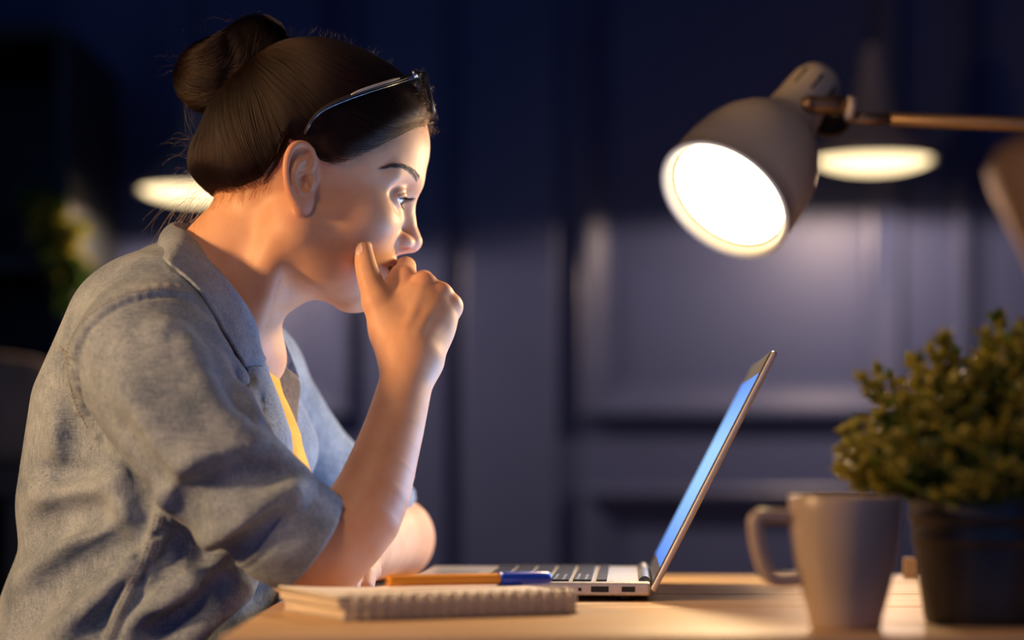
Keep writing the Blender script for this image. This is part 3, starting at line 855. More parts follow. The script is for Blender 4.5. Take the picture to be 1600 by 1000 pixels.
hel = [(.006, .001, .0), (.0105, .009, .0030), (.0098, .019, .0032), (.003, .0262, .0034), (-.006, .0255, .0036),
           (-.0124, .0185, .0040), (-.0149, .008, .0038), (-.0138, -.004, .0032), (-.0095, -.014, .0024), (-.004, -.021, .0014)]
HELIX = spline(hel, [.0022, .0026, .0030, .0031, .0031, .0031, .0030, .0029, .0027, .0024], 3)
def ear_sdf(Q):
    """Q in head space with y already mirrored to the right side"""
    E = ((Q - EAR_O.astype(f32)) @ EAR_M.astype(f32))
    d = ell(E, (0.000, 0.001, -0.001), (0.0150, 0.0265, 0.0042))
    d = smin(d, chain(E, [(.0115, .012, -.003), (.0125, -.002, -.003), (.0095, -.016, -.004)], [.0040, .0046, .0040]), 0.006)
    d = smin(d, ell(E, (0.0035, -0.0215, 0.0), (0.0088, 0.0090, 0.0042)), 0.005)
    d = smin(d, chain(E, *HELIX), 0.0022)
    # groove between rim and inner fold
    gr = [(.004, .0195, .0045), (-.004, .0200, .0048), (-.0095, .0130, .0050), (-.0112, .003, .0048), (-.0095, -.007, .0042)]
    d = smax(d, -chain(E, gr, [.0026, .0028, .0024, .0020, .0014]), 0.0020)
    anti = [(.0035, .0135, .0018), (-.003, .0105, .0026), (-.0072, .003, .0030), (-.0066, -.006, .0030), (-.0015, -.0125, .0030), (.004, -.0145, .0022)]
    d = smin(d, chain(E, anti, [.0018, .0022, .0024, .0024, .0026, .0022]), 0.0022)
    d = smax(d, -ell(E, (.0022, -.0030, .0058), (.0066, .0098, .0062)), 0.0022)
    d = smax(d, -ell(E, (.0052, -.0055, .0022), (.0036, .0050, .0036)), 0.0018)
    d = smin(d, ell(E, (.0102, -.0035, .0026), (.0030, .0056, .0030)), 0.0024)
    d = smin(d, chain(E, [(.0085, .004, .0014), (.002, .0022, .0010), (-.002, .001, .0006)], [.0016, .0014, .0010]), 0.0018)
    return d

def head_sdf(Q):
    """Q in head space: x forward, y to the left ear, z up; metres"""
    M = Q.copy(); M[:, 1] = np.abs(M[:, 1])
    d = ell(M, (0.000, 0, 0.046), (0.0900, 0.0735, 0.0815))
    d = smin(d, ell(M, (0.034, 0, 0.058), (0.0605, 0.0605, 0.056)), 0.020)
    d = smin(d, ell(M, (-0.030, 0, 0.020), (0.055, 0.058, 0.055)), 0.02)
    # mid face
    d = smin(d, ell(M, (0.038, 0, 0.000), (0.054, 0.0600, 0.060)), 0.014)
    d = smin(d, ell(M, (0.054, 0.0395, -0.0080), (0.028, 0.0225, 0.020)), 0.016)
    d = smin(d, ell(M, (0.060, 0, -0.0360), (0.0355, 0.036, 0.034)), 0.014)
    d = smin(d, ell(M, (0.028, 0.027, -0.034), (0.046, 0.034, 0.040)), 0.016)
    # jaw and chin
    d = smin(d, cone(M, (0.004, 0.0500, -0.040), (0.066, 0.014, -0.0680), 0.0200, 0.0150), 0.018)
    d = smin(d, ell(M, (0.0725, 0, -0.0670), (0.0185, 0.020, 0.0165)), 0.012)
    # brow
    d = smin(d, chain(M, [(0.0850, 0.008, 0.0370), (0.0790, 0.026, 0.0395), (0.0640, 0.046, 0.0340)], [0.0115, 0.0105, 0.0090]), 0.012)
    # eye socket
    d = smax(d, -ell(M, (0.0980, 0.0370, 0.0190), (0.0310, 0.0235, 0.0130)), 0.010)
    d = smax(d, -ell(M, (0.1010, 0.0165, 0.0160), (0.0120, 0.0085, 0.0115)), 0.008)
    # nose
    d = smin(d, chain(M, [(0.0865, 0, 0.0270), (0.0925, 0, 0.0130), (0.0985, 0, 0.0010), (0.1052, 0, -0.0085)], [0.0095, 0.0082, 0.0080, 0.0090]), 0.0075)
    d = smin(d, ell(M, (0.0940, 0.0108, -0.0122), (0.0118, 0.0070, 0.0072)), 0.0045)
    d = smin(d, cone(M, (0.1050, 0, -0.0125), (0.0935, 0, -0.0205), 0.0058, 0.0050), 0.0035)
    d = smax(d, -ell(M, (0.0985, 0.0092, -0.0188), (0.0068, 0.0042, 0.0040)), 0.0020)
    # crease beside the wing
    d = smax(d, -chain(M, [(0.0850, 0.0165, -0.0060), (0.0830, 0.0190, -0.0150), (0.0860, 0.0175, -0.0215)], [0.0012, 0.0020, 0.0014]), 0.0035)
    # lips
    up = chain(M, [(0.0945, 0, -0.0325), (0.0915, 0.010, -0.0330), (0.0815, 0.0225, -0.0372)], [0.0045, 0.0042, 0.0022])
    lo_ = chain(M, [(0.0925, 0, -0.0440), (0.0895, 0.010, -0.0432), (0.0810, 0.0215, -0.0385)], [0.0056, 0.0050, 0.0020])
    d = smin(d, up, 0.0050); d = smin(d, lo_, 0.0050)
    d = smax(d, -chain(M, [(0.1020, 0, -0.0386), (0.0930, 0.012, -0.0384), (0.0835, 0.0235, -0.0384)], [0.0022, 0.0020, 0.0012]), 0.0022)
    d = smax(d, -cone(M, (0.0995, 0, -0.0560), (0.0905, 0.018, -0.0550), 0.0060, 0.0035), 0.0060)
    # lids: a shell over the eyeball with the opening cut out
    R = M - EYE_C.astype(f32)
    rr = np.sqrt((R*R).sum(1)) + 1e-9
    d = smin(d, rr - f32(0.01375), 0.0045)
    az = np.arctan2(R[:, 1], R[:, 0]); el_ = np.arcsin(np.clip(R[:, 2]/rr, -1, 1))
    t = np.clip((az - 0.22)/1.02, -1, 1)
    up_e = 0.13 - 0.32*t*t - 0.05*t; lo_e = -0.54 + 0.32*t*t + 0.03*t
    op = np.maximum(np.maximum(np.maximum(el_ - up_e, lo_e - el_), np.abs(az - 0.22) - 1.04)*rr, rr - 0.0160)
    d = smax(d, -np.maximum(op, -(R[:, 0] + f32(0.001))), 0.0012)
    # upper lid fold
    fold = np.abs(el_ - (up_e + 0.30))*rr - 0.0004
    d = smax(d, -np.maximum(np.maximum(fold, np.abs(az - 0.25)*rr - 0.0130), np.maximum(np.abs(rr - 0.0140) - 0.0012, -R[:, 0])), 0.0016)
    # ears
    Eq = M.copy(); Eq[:, 1] = -Eq[:, 1]
    near = Eq[:, 1] < -0.045
    if near.any():
        e = ear_sdf(Eq[near]); d[near] = smin(d[near], e, 0.0040)
    return d

NECK = [W(305, 482, 0.062), W(375, 404, 0.062), W(455, 318, 0.060)]
def neck_sdf(P):
    d = chain(P, NECK, [0.0515, 0.0500, 0.0480])
    # muscle cord from behind the ear to the collar bone, both sides; throat
    d = smin(d, chain(P, [W(452, 335, 0.012), W(418, 420, 0.014), W(392, 520, 0.038)], [0.013, 0.0125, 0.010]), 0.022)
    d = smin(d, chain(P, [W(452, 335, 0.108), W(425, 420, 0.112), W(405, 520, 0.088)], [0.013, 0.0125, 0.010]), 0.022)
    d = smin(d, chain(P, [W(440, 425, 0.066), W(408, 470, 0.066), W(392, 520, 0.064)], [0.014, 0.014, 0.015]), 0.02)
    d = smin(d, cone(P, W(498, 425, 0.070), W(430, 440, 0.066), 0.018, 0.024), 0.025)
    return d
def trunk_sdf(P):
    d = chain(P, [W(315, 500, 0.062), W(280, 640, 0.07)], [0.046, 0.056])
    d = smin(d, chain(P, [W(225, 580, -0.07), W(295, 530, 0.06), W(405, 590, 0.21)], [0.040, 0.042, 0.040]), 0.02)
    d = smin(d, cone(P, W(300, 480, 0.062), W(385, 560, 0.075), 0.05, 0.035), 0.03)
    return d

R_WRIST = W(641, 569, -0.010)
R_ELBOW = W(490, 872, -0.085)
R_FORE = spline([R_ELBOW, W(564, 806, -0.070), W(606, 700, -0.045), W(630, 615, -0.022), R_WRIST], [0.0350, 0.0330, 0.0262, 0.0226, 0.0218], 3)
def right_arm_sdf(P):
    d = chain(P, [W(215, 575, -0.07), W(345, 745, -0.10), R_ELBOW], [0.040, 0.036, 0.034])
    fa = chain(P, *R_FORE)
    d = smin(d, fa, 0.02)
    return d
R_MC = [((622, 548, -.006), (632, 437, .026)), ((636, 543, -.011), (662, 446, .015)), ((652, 546, -.011), (687, 461, .015)), ((667, 556, -.006), (703, 480, .017))]
R_FING = [[(632, 437, .026), (634, 417, .066), (607, 438, .087), (594, 458, .082)],
          [(662, 446, .015), (662, 438, .062), (630, 455, .088), (613, 470, .080)],
          [(687, 461, .015), (684, 456, .060), (652, 470, .085), (636, 485, .076)],
          [(703, 480, .017), (700, 478, .058), (674, 490, .080), (660, 501, .072)]]
R_FRAD = [[.0098, .0090, .0080, .0070], [.0100, .0090, .0080, .0070], [.0096, .0088, .0078, .0068], [.0098, .0084, .0072, .0062]]
R_THUMB = [W(618, 540, -.002), W(590, 472, .006), W(574, 425, .012), W(567, 389, .019)]
R_TH = spline(R_THUMB[1:], [0.0122, 0.0098, 0.0078], 3)
def right_hand_sdf(P):
    d = None
    for (a, b), r in zip(R_MC, R_FRAD):
        e = cone(P, W(*a), W(*b), 0.0140, r[0] - 0.0004)
        d = e if d is None else smin(d, e, 0.012)
    d = smin(d, ell(P, W(655, 505, 0.008), (0.027, 0.014, 0.030)), 0.012)
    d = smin(d, cone(P, W(610, 520, 0.006), W(650, 480, 0.018), 0.016, 0.014), 0.012)
    d = smin(d, chain(P, [R_THUMB[0], R_THUMB[1]], [0.0155, 0.0128]), 0.012)
    d = smin(d, chain(P, [W(614, 505, .006), W(610, 466, .018), W(627, 429, .030)], [0.013, 0.0098, 0.0092]), 0.008)
    d = smin(d, cone(P, W(687, 463, .018), W(702, 484, .020), 0.0088, 0.0088), 0.006)
    th = chain(P, *R_TH)
    d = smin(d, th, 0.005)
    # knuckle caps and the tendons that run to them
    for (a, b), r in zip(R_MC, R_FRAD):
        B = W(*b)
        d = smin(d, sph(P, B + np.array([0.0008, -0.0016, 0.0010]), r[0] + 0.0002), 0.0035)
        d = smin(d, cone(P, B + np.array([0, -0.0088, -0.001]), W(*a) + np.array([0, -0.0105, 0.012]), 0.0020, 0.0014), 0.006)
    for pts, r in zip(R_FING, R_FRAD):
        e = chain(P, [W(*p) for p in pts], r)
        d = smin(d, e, 0.0022)
    return smin(d, chain(P, [R_WRIST, W(643, 540, -0.003)], [0.0212, 0.0185]), 0.016)

L_ELBOW = W(612, 842, 0.285)
L_WRIST = W(556, 868, 0.085)
def left_arm_sdf(P):
    d = chain(P, [W(396, 590, 0.205), W(482, 722, 0.255), W(566, 806, 0.280), L_ELBOW], [0.036, 0.034, 0.035, 0.036])
    d = smin(d, chain(P, [L_ELBOW, W(590, 846, 0.22), W(566, 862, 0.12), L_WRIST], [0.037, 0.036, 0.027, 0.022]), 0.02)
    # hand laid on the table beside the other elbow
    K = [(-0.158, 0.030, 0.768), (-0.145, 0.026, 0.766), (-0.132, 0.028, 0.764), (-0.121, 0.034, 0.761)]
    for i, k in enumerate(K):
        d = smin(d, cone(P, L_WRIST + np.array([(i-1.5)*0.006, 0, -0.002]), k, 0.0125, 0.0095), 0.01)
    fl = [0.036, 0.040, 0.037, 0.028]
    for k, L in zip(K, fl):
        k = np.array(k)
        p1 = k + np.array([-0.002, -L*0.55, -0.003]); p2 = p1 + np.array([0, -L*0.35, -0.012]); 
        p2[2] = max(p2[2], 0.749)
        d = smin(d, chain(P, [k, p1, p2], [.0092, .0084, .0074]), 0.002)
    d = smin(d, chain(P, [L_WRIST, np.array([-0.172, 0.055, 0.764]), np.array([-0.176, 0.020, 0.754])], [0.014, 0.011, 0.0085]), 0.006)
    return d

def make_comp(f, pts, m):
    pts = np.array(pts); return (pts.min(0) - m, pts.max(0) + m, f)
def union(comps, k):
    def f(P):
        d = np.full(len(P), 1.0, f32)
        for lo, hi, g in comps:
            m = ((P > lo.astype(f32)) & (P < hi.astype(f32))).all(1)
            if m.any():
                d[m] = smin(d[m], g(P[m]), k)
        return d
    return f
COMPS = [
    make_comp(lambda P: head_sdf(to_local(P)), [to_world([-.095, -.09, -.09]), to_world([.12, .09, .13]), to_world([-.095, .09, .13]), to_world([.12, -.09, -.09])], 0.03),
    make_comp(neck_sdf, NECK + [W(500, 425, .07), W(392, 530, .06)], 0.08),
    make_comp(trunk_sdf, [W(300, 470, 0.062), W(270, 640, 0.07), W(215, 575, -0.07), W(405, 590, 0.21)], 0.11),
    make_comp(right_arm_sdf, [W(215, 575, -0.07), R_ELBOW, R_WRIST], 0.075),
    make_comp(right_hand_sdf, [R_WRIST, R_THUMB[3], W(706, 486, .022), W(630, 455, .088)], 0.05),
    make_comp(left_arm_sdf, [W(405, 590, 0.21), L_ELBOW, np.array([-0.16, -0.02, 0.755])], 0.075)]
# the hand presses the cheek without melting into it: join it to the wrist first, hard-join to the face
_arm = union([COMPS[3], COMPS[4]], 0.010)
_rest = union([COMPS[0], COMPS[1], COMPS[2]], 0.016)
_left = union([COMPS[5]], 0.01)
_trunk_arm = union([COMPS[2], COMPS[3]], 0.03)
def body_sdf(P):
    return np.minimum(np.minimum(_rest(P), _arm(P)), _left(P))

VOX = 0.0014
bv, bq = surface_nets(body_sdf, (-0.36, -0.155, 0.735), (-0.03, 0.335, 1.225), VOX)
Q = to_local(bv)
Qm = Q.copy(); Qm[:, 1] = np.abs(Qm[:, 1])
_ina = _arm(bv.astype(f32))
lipd = np.minimum(chain(Qm, [(0.0945, 0, -0.0333), (0.0915, 0.010, -0.0340), (0.0815, 0.0225, -0.0378)], [0.0046, 0.0042, 0.0018]),
                  chain(Qm, [(0.0925, 0, -0.0440), (0.0895, 0.010, -0.0432), (0.0810, 0.0215, -0.0387)], [0.0060, 0.0056, 0.0020]))
lip = np.clip(-(lipd - 0.0006)/0.0016, 0, 1) * (_ina > 0.0008)
earm = np.clip(1 - np.abs(ell(Q, EAR_O, (0.02, 0.014, 0.033)))/0.012, 0, 1) * (Q[:, 1] < -0.066)
flush = np.clip(1 - np.linalg.norm(Qm - np.array([0.106, 0, -0.010]), axis=1)/0.020, 0, 1)*0.55*(_ina > 0.001)
for b in R_MC:
    flush = np.maximum(flush, np.clip(1 - np.linalg.norm(bv - (W(*b[1]) + np.array([0.003, -0.006, 0.006])), axis=1)/0.016, 0, 1)*0.6)
flush = np.maximum(flush, earm*0.5)
person = np_mesh('person', bv, bq, SKIN, None, {'lip': lip, 'flush': flush})
tag(person, 'person in a denim shirt, hair in a bun, chin on hand, facing the laptop', 'person')

def march(pts, f, y0=-0.22, nmax=48):
    """where the line of sight through each photograph point first meets the surface f = 0"""
    pts = np.asarray(pts, float)
    out = []
    o = np.array([0, CAM_Y, CAM_Z])
    D = np.stack([(pts[:, 0]-800)/FPX, np.ones(len(pts)), (720-pts[:, 1])/FPX], 1)
    D /= np.linalg.norm(D, axis=1)[:, None]
    t = np.full(len(pts), (y0 - CAM_Y))
    for _ in range(nmax):
        t = t + np.clip(f((o + D*t[:, None]).astype(f32)), -0.01, 0.04)*0.92
    return o + D*t[:, None]

# eyes, lashes, brows
def eye_material():
    m, nt, b = mat_new('eye')
    setp(b, rough=0.08, spec=0.6, coat=0.6)
    tc = N(nt, 'ShaderNodeTexCoord')
    sx = N(nt, 'ShaderNodeSeparateXYZ'); nt.links.new(tc.outputs['Object'], sx.inputs[0])
    r = ramp(nt, [(0.0, (0.80, 0.78, 0.76)), (0.868, (0.72, 0.70, 0.70)), (0.885, (0.05, 0.03, 0.02)), (0.93, (0.30, 0.16, 0.06)), (0.972, (0.16, 0.08, 0.03)), (0.98, (0.004, 0.004, 0.004))])
    dv = N(nt, 'ShaderNodeMath', operation='DIVIDE'); dv.inputs[1].default_value = EYE_R
    nt.links.new(sx.outputs['X'], dv.inputs[0]); nt.links.new(dv.outputs[0], r.inputs[0])
    nt.links.new(r.outputs[0], b.inputs['Base Color'])
    return m
EYEM = eye_material()
gaze_at = W(1095, 700, 0.10)
for sgn in (-1, 1):
    c = to_world(EYE_C*np.array([1, sgn, 1]))
    bm = bmesh.new(); bmesh.ops.create_uvsphere(bm, u_segments=40, v_segments=24, radius=EYE_R)
    for v in bm.verts:            # corneal bulge
        if v.co.x > EYE_R*0.86: v.co.x += (v.co.x - EYE_R*0.86)*0.45
    o = bm_obj('eyeball', bm, EYEM, person, smooth=True)
    o.location = c
    o.rotation_euler = Vector(gaze_at - c).to_track_quat('X', 'Z').to_euler()

def lash_strands(sgn, upper, n):
    S, Rr = [], []
    for i in range(n):
        t = -0.92 + 1.84*(i + random.random())/n
        az = 0.22 + 1.02*t
        el_ = (0.13 - 0.32*t*t - 0.05*t) if upper else (-0.54 + 0.32*t*t + 0.03*t)
        d0 = np.array([math.cos(el_)*math.cos(az), math.cos(el_)*math.sin(az), math.sin(el_)])
        p0 = EYE_C + d0*0.0136
        L = (0.0085 if upper else 0.004)*random.uniform(0.75, 1.1)
        out = np.array([0.95, 0.35*math.sin(az) + random.uniform(-.12, .12), (-0.22 if upper else -0.45) + random.uniform(-.08, .08)])
        curl = np.array([0, 0, 0.55 if upper else -0.1])
        pts = []
        for k in range(6):
            u = k/5
            pts.append(p0 + L*(out*u + curl*u*u*0.8))
        S.append(to_world(np.array(pts)*np.array([1, sgn, 1]))); Rr.append([0.00013*(1 - 0.85*k/5) for k in range(6)])
    return S, Rr
for sgn in (-1, 1):
    S, Rr = lash_strands(sgn, True, 80); S2, R2 = lash_strands(sgn, False, 34)
    hair_curves('eyelashes', S + S2, Rr + [[r*0.7 for r in q] for q in R2], LASH, person)
# brow hairs, the near brow read off the photograph, the far one mirrored
bl = catmull([(598, 263), (616, 259), (634, 262), (648, 272), (656, 285)], 12)
wid = np.interp(np.linspace(0, 1, len(bl)), [0, .3, .8, 1], [1.5, 4.0, 5.5, 4.5])
pxs, dirs = [], []
for _ in range(240):
    i = random.randrange(1, len(bl)-1)
    tg = bl[i-1] - bl[i+1]; tg = tg/np.linalg.norm(tg); nn = np.array([tg[1], -tg[0]])
    off = random.uniform(-1, 1)
    p = bl[i] + nn*off*wid[i]
    pxs.append(p); dirs.append(tg*0.9 + nn*(-0.25*off) + np.array([random.uniform(-.2, .2), random.uniform(-.25, .05)]))
pxs = np.array(pxs); dirs = np.array(dirs)
P0 = march(pxs, _rest)
P1 = march(pxs + dirs*5, _rest); P2 = march(pxs + dirs*10 + np.array([0, 0.5]), _rest)
up_n = np.array([0.0, -0.0004, 0.0])
S = np.stack([P0, (P0 + P1)/2 + up_n, P1 + up_n*1.6, P2 + up_n*1.2], 1)
ok = (np.abs(P0[:, 1] - P2[:, 1]) < 0.012)
S = S[ok]
R_ = np.tile(np.array([0.00008, 0.00010, 0.00007, 0.00002]), (len(S), 1))
hair_curves('eyebrow', S, R_, BROW, person)
Lc = to_local(S.reshape(-1, 3)).astype(float); Lc[:, 1] *= -1
hair_curves('eyebrow', to_world(Lc).reshape(S.shape), R_, BROW, person)

# thumb nail
def nail(px, y_dir, half_w, half_l, parent, rot):
    c = march([px], _arm)[0]
    e = 0.002
    P = c[None].astype(f32)
    g = np.array([(_arm(P + np.eye(3, dtype=f32)[a]*f32(e)) - _arm(P - np.eye(3, dtype=f32)[a]*f32(e)))[0] for a in range(3)])
    n = g/np.linalg.norm(g)
    l = np.asarray(y_dir, float); l = l - n*(l @ n); l /= np.linalg.norm(l); w = np.cross(n, l)
    V, F = [], []
    nu, nv = 9, 11
    for j in range(nv):
        for i in range(nu):
            a = -1 + 2*i/(nu-1); b = -1 + 2*j/(nv-1)
            ww = half_w*(math.sqrt(max(0, 1 - (abs(b)**3.2)))*0.9 + 0.1)
            p = c + w*a*ww + l*b*half_l
            P = p[None].astype(f32)
            p = p - n*(_arm(P)[0]) + n*(0.00045 - 0.0004*max(abs(a), abs(b))**4)
            V.append(p)
    for j in range(nv-1):
        for i in range(nu-1):
            F.append((j*nu+i, j*nu+i+1, (j+1)*nu+i+1, (j+1)*nu+i))
    return mesh_from('thumbnail', V, F, plain('nail', (0.72, 0.46, 0.36), 0.3, spec=0.5), parent)
nail((559.5, 388), R_THUMB[3] - R_THUMB[2], 0.0042, 0.0066, person, 0)
# ------------------------------------------------------------------ hair: a combed-back cap, a bun, loose strands
def px_local(px, py, y):
    return to_local(W(px, py, y)[None])[0].astype(float)
# the hairline, seen from the side, as a height for every position along the head
HL = [px_local(668, 180, 0.078), px_local(660, 196, 0.045), px_local(628, 212, 0.02), px_local(590, 232, 0.004), px_local(560, 247, -0.004), px_local(532, 258, -0.010),
      px_local(508, 250, -0.012), px_local(494, 232, -0.014), px_local(470, 222, -0.014), px_local(440, 226, -0.012), px_local(425, 262, -0.010), px_local(404, 292, 0.0),
      px_local(372, 306, 0.01), px_local(330, 312, 0.05)]
_hx = np.array([h[0] for h in HL])[::-1]; _hz = np.array([h[2] for h in HL])[::-1]
_o = np.argsort(_hx); _hx = _hx[_o]; _hz = _hz[_o]
BUN_A, BUN_B = W(402, 82, 0.062), W(338, 122, 0.058)
NAPE = W(356, 254, 0.060)
ANCHOR = W(412, 128, 0.060)
def skull_sdf(P):
    M = to_local(P); M[:, 1] = np.abs(M[:, 1])
    d = ell(M, (0.000, 0, 0.046), (0.0900, 0.0735, 0.0815))
    d = smin(d, ell(M, (0.034, 0, 0.058), (0.0605, 0.0605, 0.056)), 0.020)
    d = smin(d, ell(M, (-0.030, 0, 0.020), (0.055, 0.058, 0.055)), 0.02)
    d = smin(d, ell(M, (0.038, 0, 0.000), (0.054, 0.0600, 0.060)), 0.014)
    return d
def hair_form(P):
    """outer form of the combed hair without the hairline cut"""
    d = skull_sdf(P) - f32(0.0065)
    d = smin(d, ell(P, NAPE, (0.033, 0.044, 0.028)), 0.016)
    d = smin(d, cone(P, W(372, 256, 0.06), W(422, 160, 0.06), 0.028, 0.030), 0.014)
    return d
def hairline(P):
    M = to_local(P)
    zh = np.interp(M[:, 0], _hx, _hz)
    return (zh - M[:, 2]).astype(f32)
def cap_full(P):
    """the surface the strands lie on; it runs out onto the skin at the hairline"""
    thin = np.clip((hairline(P) + f32(0.024))/f32(0.024), 0, 1)
    return hair_form(P) + f32(0.0062)*thin*thin
def cap_sdf(P):
    hl = hairline(P) + f32(0.0075)
    thin = np.clip((hl + f32(0.022))/f32(0.022), 0, 1)          # the cap thins out to nothing at the hairline
    d = hair_form(P) + f32(0.0058)*thin*thin
    return smax(d, hl*f32(0.8), 0.003)
def bun_sdf(P):
    d = ell(P, BUN_A, (0.0260, 0.0320, 0.0305))
    d = smin(d, ell(P, BUN_B, (0.0345, 0.0340, 0.0300)), 0.012)
    d = smin(d, ell(P, W(372, 112, 0.058), (0.032, 0.038, 0.030)), 0.012)
    # the coil: a groove that runs round the bun
    d = smax(d, -chain(P, [W(352, 48, 0.03), W(362, 90, 0.018), W(352, 130, 0.018), W(375, 165, 0.03)], [0.003, 0.0045, 0.0045, 0.003]), 0.010)
    d = smin(d, cone(P, W(420, 130, 0.060), W(375, 110, 0.06), 0.030, 0.026), 0.012)
    return d
hv, hq = surface_nets(cap_sdf, (-0.305, -0.05, 1.045), (-0.055, 0.17, 1.245), 0.0022)
hair = np_mesh('hair', hv, hq, HAIRBASE, person)
uv, uq = surface_nets(bun_sdf, (-0.31, 0.0, 1.12), (-0.16, 0.13, 1.26), 0.0022)
bun = np_mesh('hair_bun', uv, uq, HAIRBASE, hair)

def grad(f, P, e=0.0008):
    P = P.astype(f32)
    g = np.stack([f(P + np.eye(3, dtype=f32)[a]*f32(e)) - f(P - np.eye(3, dtype=f32)[a]*f32(e)) for a in range(3)], 1).astype(float)
    return g/(np.linalg.norm(g, axis=1)[:, None] + 1e-9)
def flow(P, f, dirf, steps, step, lift):
    """walk along a surface: dirf gives the wish, f the surface, lift the height above it"""
    out = []
    for k in range(steps):
        n = grad(f, P)
        d = f(P.astype(f32)).astype(float) - lift(k)
        P = P - n*d[:, None]
        out.append(P.copy())
        t = dirf(P, n, k); t = t - n*(t*n).sum(1)[:, None]
        t /= np.linalg.norm(t, axis=1)[:, None] + 1e-9
        P = P + t*step
    return np.stack(out, 1)
# combed strands
NS = 9000
_hl = hairline(hv.astype(f32))
w = np.where(_hl > -0.02, 2.2, 1.0)*np.where(hv[:, 1] < 0.09, 1.0, 0.35)*(True)
w = w*(skull_sdf(hv.astype(f32)) > -0.001)
idx = rng.choice(len(hv), NS, p=w/w.sum())
P0 = hv[idx] + rng.normal(0, 0.0012, (NS, 3))
wav = rng.uniform(0, 6.28, NS); lf = rng.uniform(-0.0002, 0.0011, NS)
def comb(P, n, k):
    t = ANCHOR - P
    L = np.linalg.norm(t, axis=1)[:, None]
    t = t/(L + 1e-9)
    side = np.cross(n, t)
    ph = np.sin(P[:, 0]*95 + P[:, 2]*60 + wav[:len(P)]*0.12)*0.10
    # hair at the temples first runs back along the hairline, then up
    back = np.array([-0.9, 0, -0.05])[None]
    near = np.clip((P[:, 0:1] + 0.165)/0.07, 0, 1)
    t = t*(1 - 0.45*near) + back*(0.45*near)
    return t + side*ph[:, None]
steps = 17
S = flow(P0, cap_full, comb, steps, 0.0042, lambda k: lf*min(1, 0.3 + k/3))
ln = np.linalg.norm(S - ANCHOR, axis=2)
rad = np.tile(np.interp(np.arange(steps), [0, 3, steps-4, steps-1], [0.00006, 0.00013, 0.00013, 0.00003]), (NS, 1))
hair_curves('combed_strands', S, rad, HAIR, hair)
# fringe: roots in the skin along the hairline, thinning outwards, so the hairline frays
NF = 5200
hlb = hairline(bv.astype(f32)); skb = skull_sdf(bv.astype(f32))
wz_ = np.clip((0.0035 - hlb)/0.010, 0, 1)**1.5*((hlb > -0.016) & (skb > -0.002) & (skb < 0.004))
ix = rng.choice(len(bv), NF, p=wz_/wz_.sum())
P0 = bv[ix] + rng.normal(0, 0.0010, (NF, 3))
lff = rng.uniform(0.0002, 0.0012, NF)
SF = flow(P0, cap_full, comb, 12, 0.0036, lambda k: lff*min(1, 0.2 + k/4))
rf = np.tile(np.interp(np.arange(12), [0, 3, 8, 11], [0.00003, 0.00010, 0.00010, 0.00003]), (NF, 1))
hair_curves('hairline_strands', SF, rf, HAIR, hair)
# bun strands wind round the bun
NB = 6000
idx = rng.choice(len(uv), NB)
P0 = uv[idx] + rng.normal(0, 0.001, (NB, 3))
axis = np.array([-0.45, -0.35, 0.82]); axis /= np.linalg.norm(axis)
cB = W(368, 108, 0.058)
jit = rng.normal(0, 0.22, NB); lfb = np.abs(rng.normal(0.0002, 0.0016, NB))
def wind(P, n, k):
    h = (P - cB) @ axis
    t = np.cross(axis[None], P - cB)
    t /= np.linalg.norm(t, axis=1)[:, None] + 1e-9
    return t + axis[None]*(jit + 0.75*np.sin(h*110 + P[:, 0]*60 + P[:, 1]*40))[:, None]
SB = flow(P0, bun_sdf, wind, 18, 0.0045, lambda k: lfb)
rb = np.tile(np.interp(np.arange(18), [0, 3, 14, 17], [0.00004, 0.00013, 0.00013, 0.00003]), (NB, 1))
hair_curves('bun_strands', SB, rb, HAIR, bun)

# loose strands
LS, LR = [], []
def loose(p0, p1, bulge, y0, y1, r=0.00006, m=10, curl=0.0):
    a, b = W(*p0, y0), W(*p1, y1)
    mid = (a + b)/2 + np.array([bulge[0], 0, bulge[1]])*0.00054
    pts = []
    ph = random.uniform(0, 6.28)
    for k in range(m):
        u = k/(m-1)
        p = a*(1-u)**2 + mid*2*u*(1-u) + b*u*u
        p = p + np.array([math.cos(ph + u*9), math.sin(ph + u*7), math.sin(ph + u*9)])*curl*u
        pts.append(p)
    LS.append(pts); LR.append([r*(1 - 0.6*k/(m-1)) for k in range(m)])
for _ in range(26):      # wisps that hang from the nape over the collar
    x0 = random.uniform(300, 345); y0 = random.uniform(285, 312)
    loose((x0, y0), (x0 - random.uniform(20, 95), random.uniform(320, 350) + random.uniform(0, 75)), (random.uniform(-45, 5), random.uniform(-5, 32)), random.uniform(.03, .08), random.uniform(.01, .10), curl=0.002)
for _ in range(30):      # frizz behind the neck
    x0 = random.uniform(296, 318); y0 = random.uniform(215, 300)
    loose((x0, y0), (x0 - random.uniform(10, 55), y0 + random.uniform(-12, 45)), (random.uniform(-14, 4), random.uniform(-4, 18)), random.uniform(.03, .09), random.uniform(.02, .10), 0.00005, curl=0.0025)
for _ in range(26):      # round the bun
    a = random.uniform(1.2, 4.3)
    cx, cy = 362 + 80*math.cos(a), 103 - 70*math.sin(a)
    a2 = a + random.uniform(-.5, .5)
    r2 = random.uniform(1.05, 1.5)
    loose((cx, cy), (362 + 80*r2*math.cos(a2), 103 - 70*r2*math.sin(a2)), (random.uniform(-14, 14), random.uniform(-4, 14)), random.uniform(.03, .09), random.uniform(.03, .09), 0.00005, curl=0.003)
for _ in range(7):       # from the bun down past the gap
    loose((random.uniform(285, 300), random.uniform(140, 165)), (random.uniform(296, 325), random.uniform(200, 245)), (random.uniform(-16, -2), 0), .05, .055, 0.00006, curl=0.002)
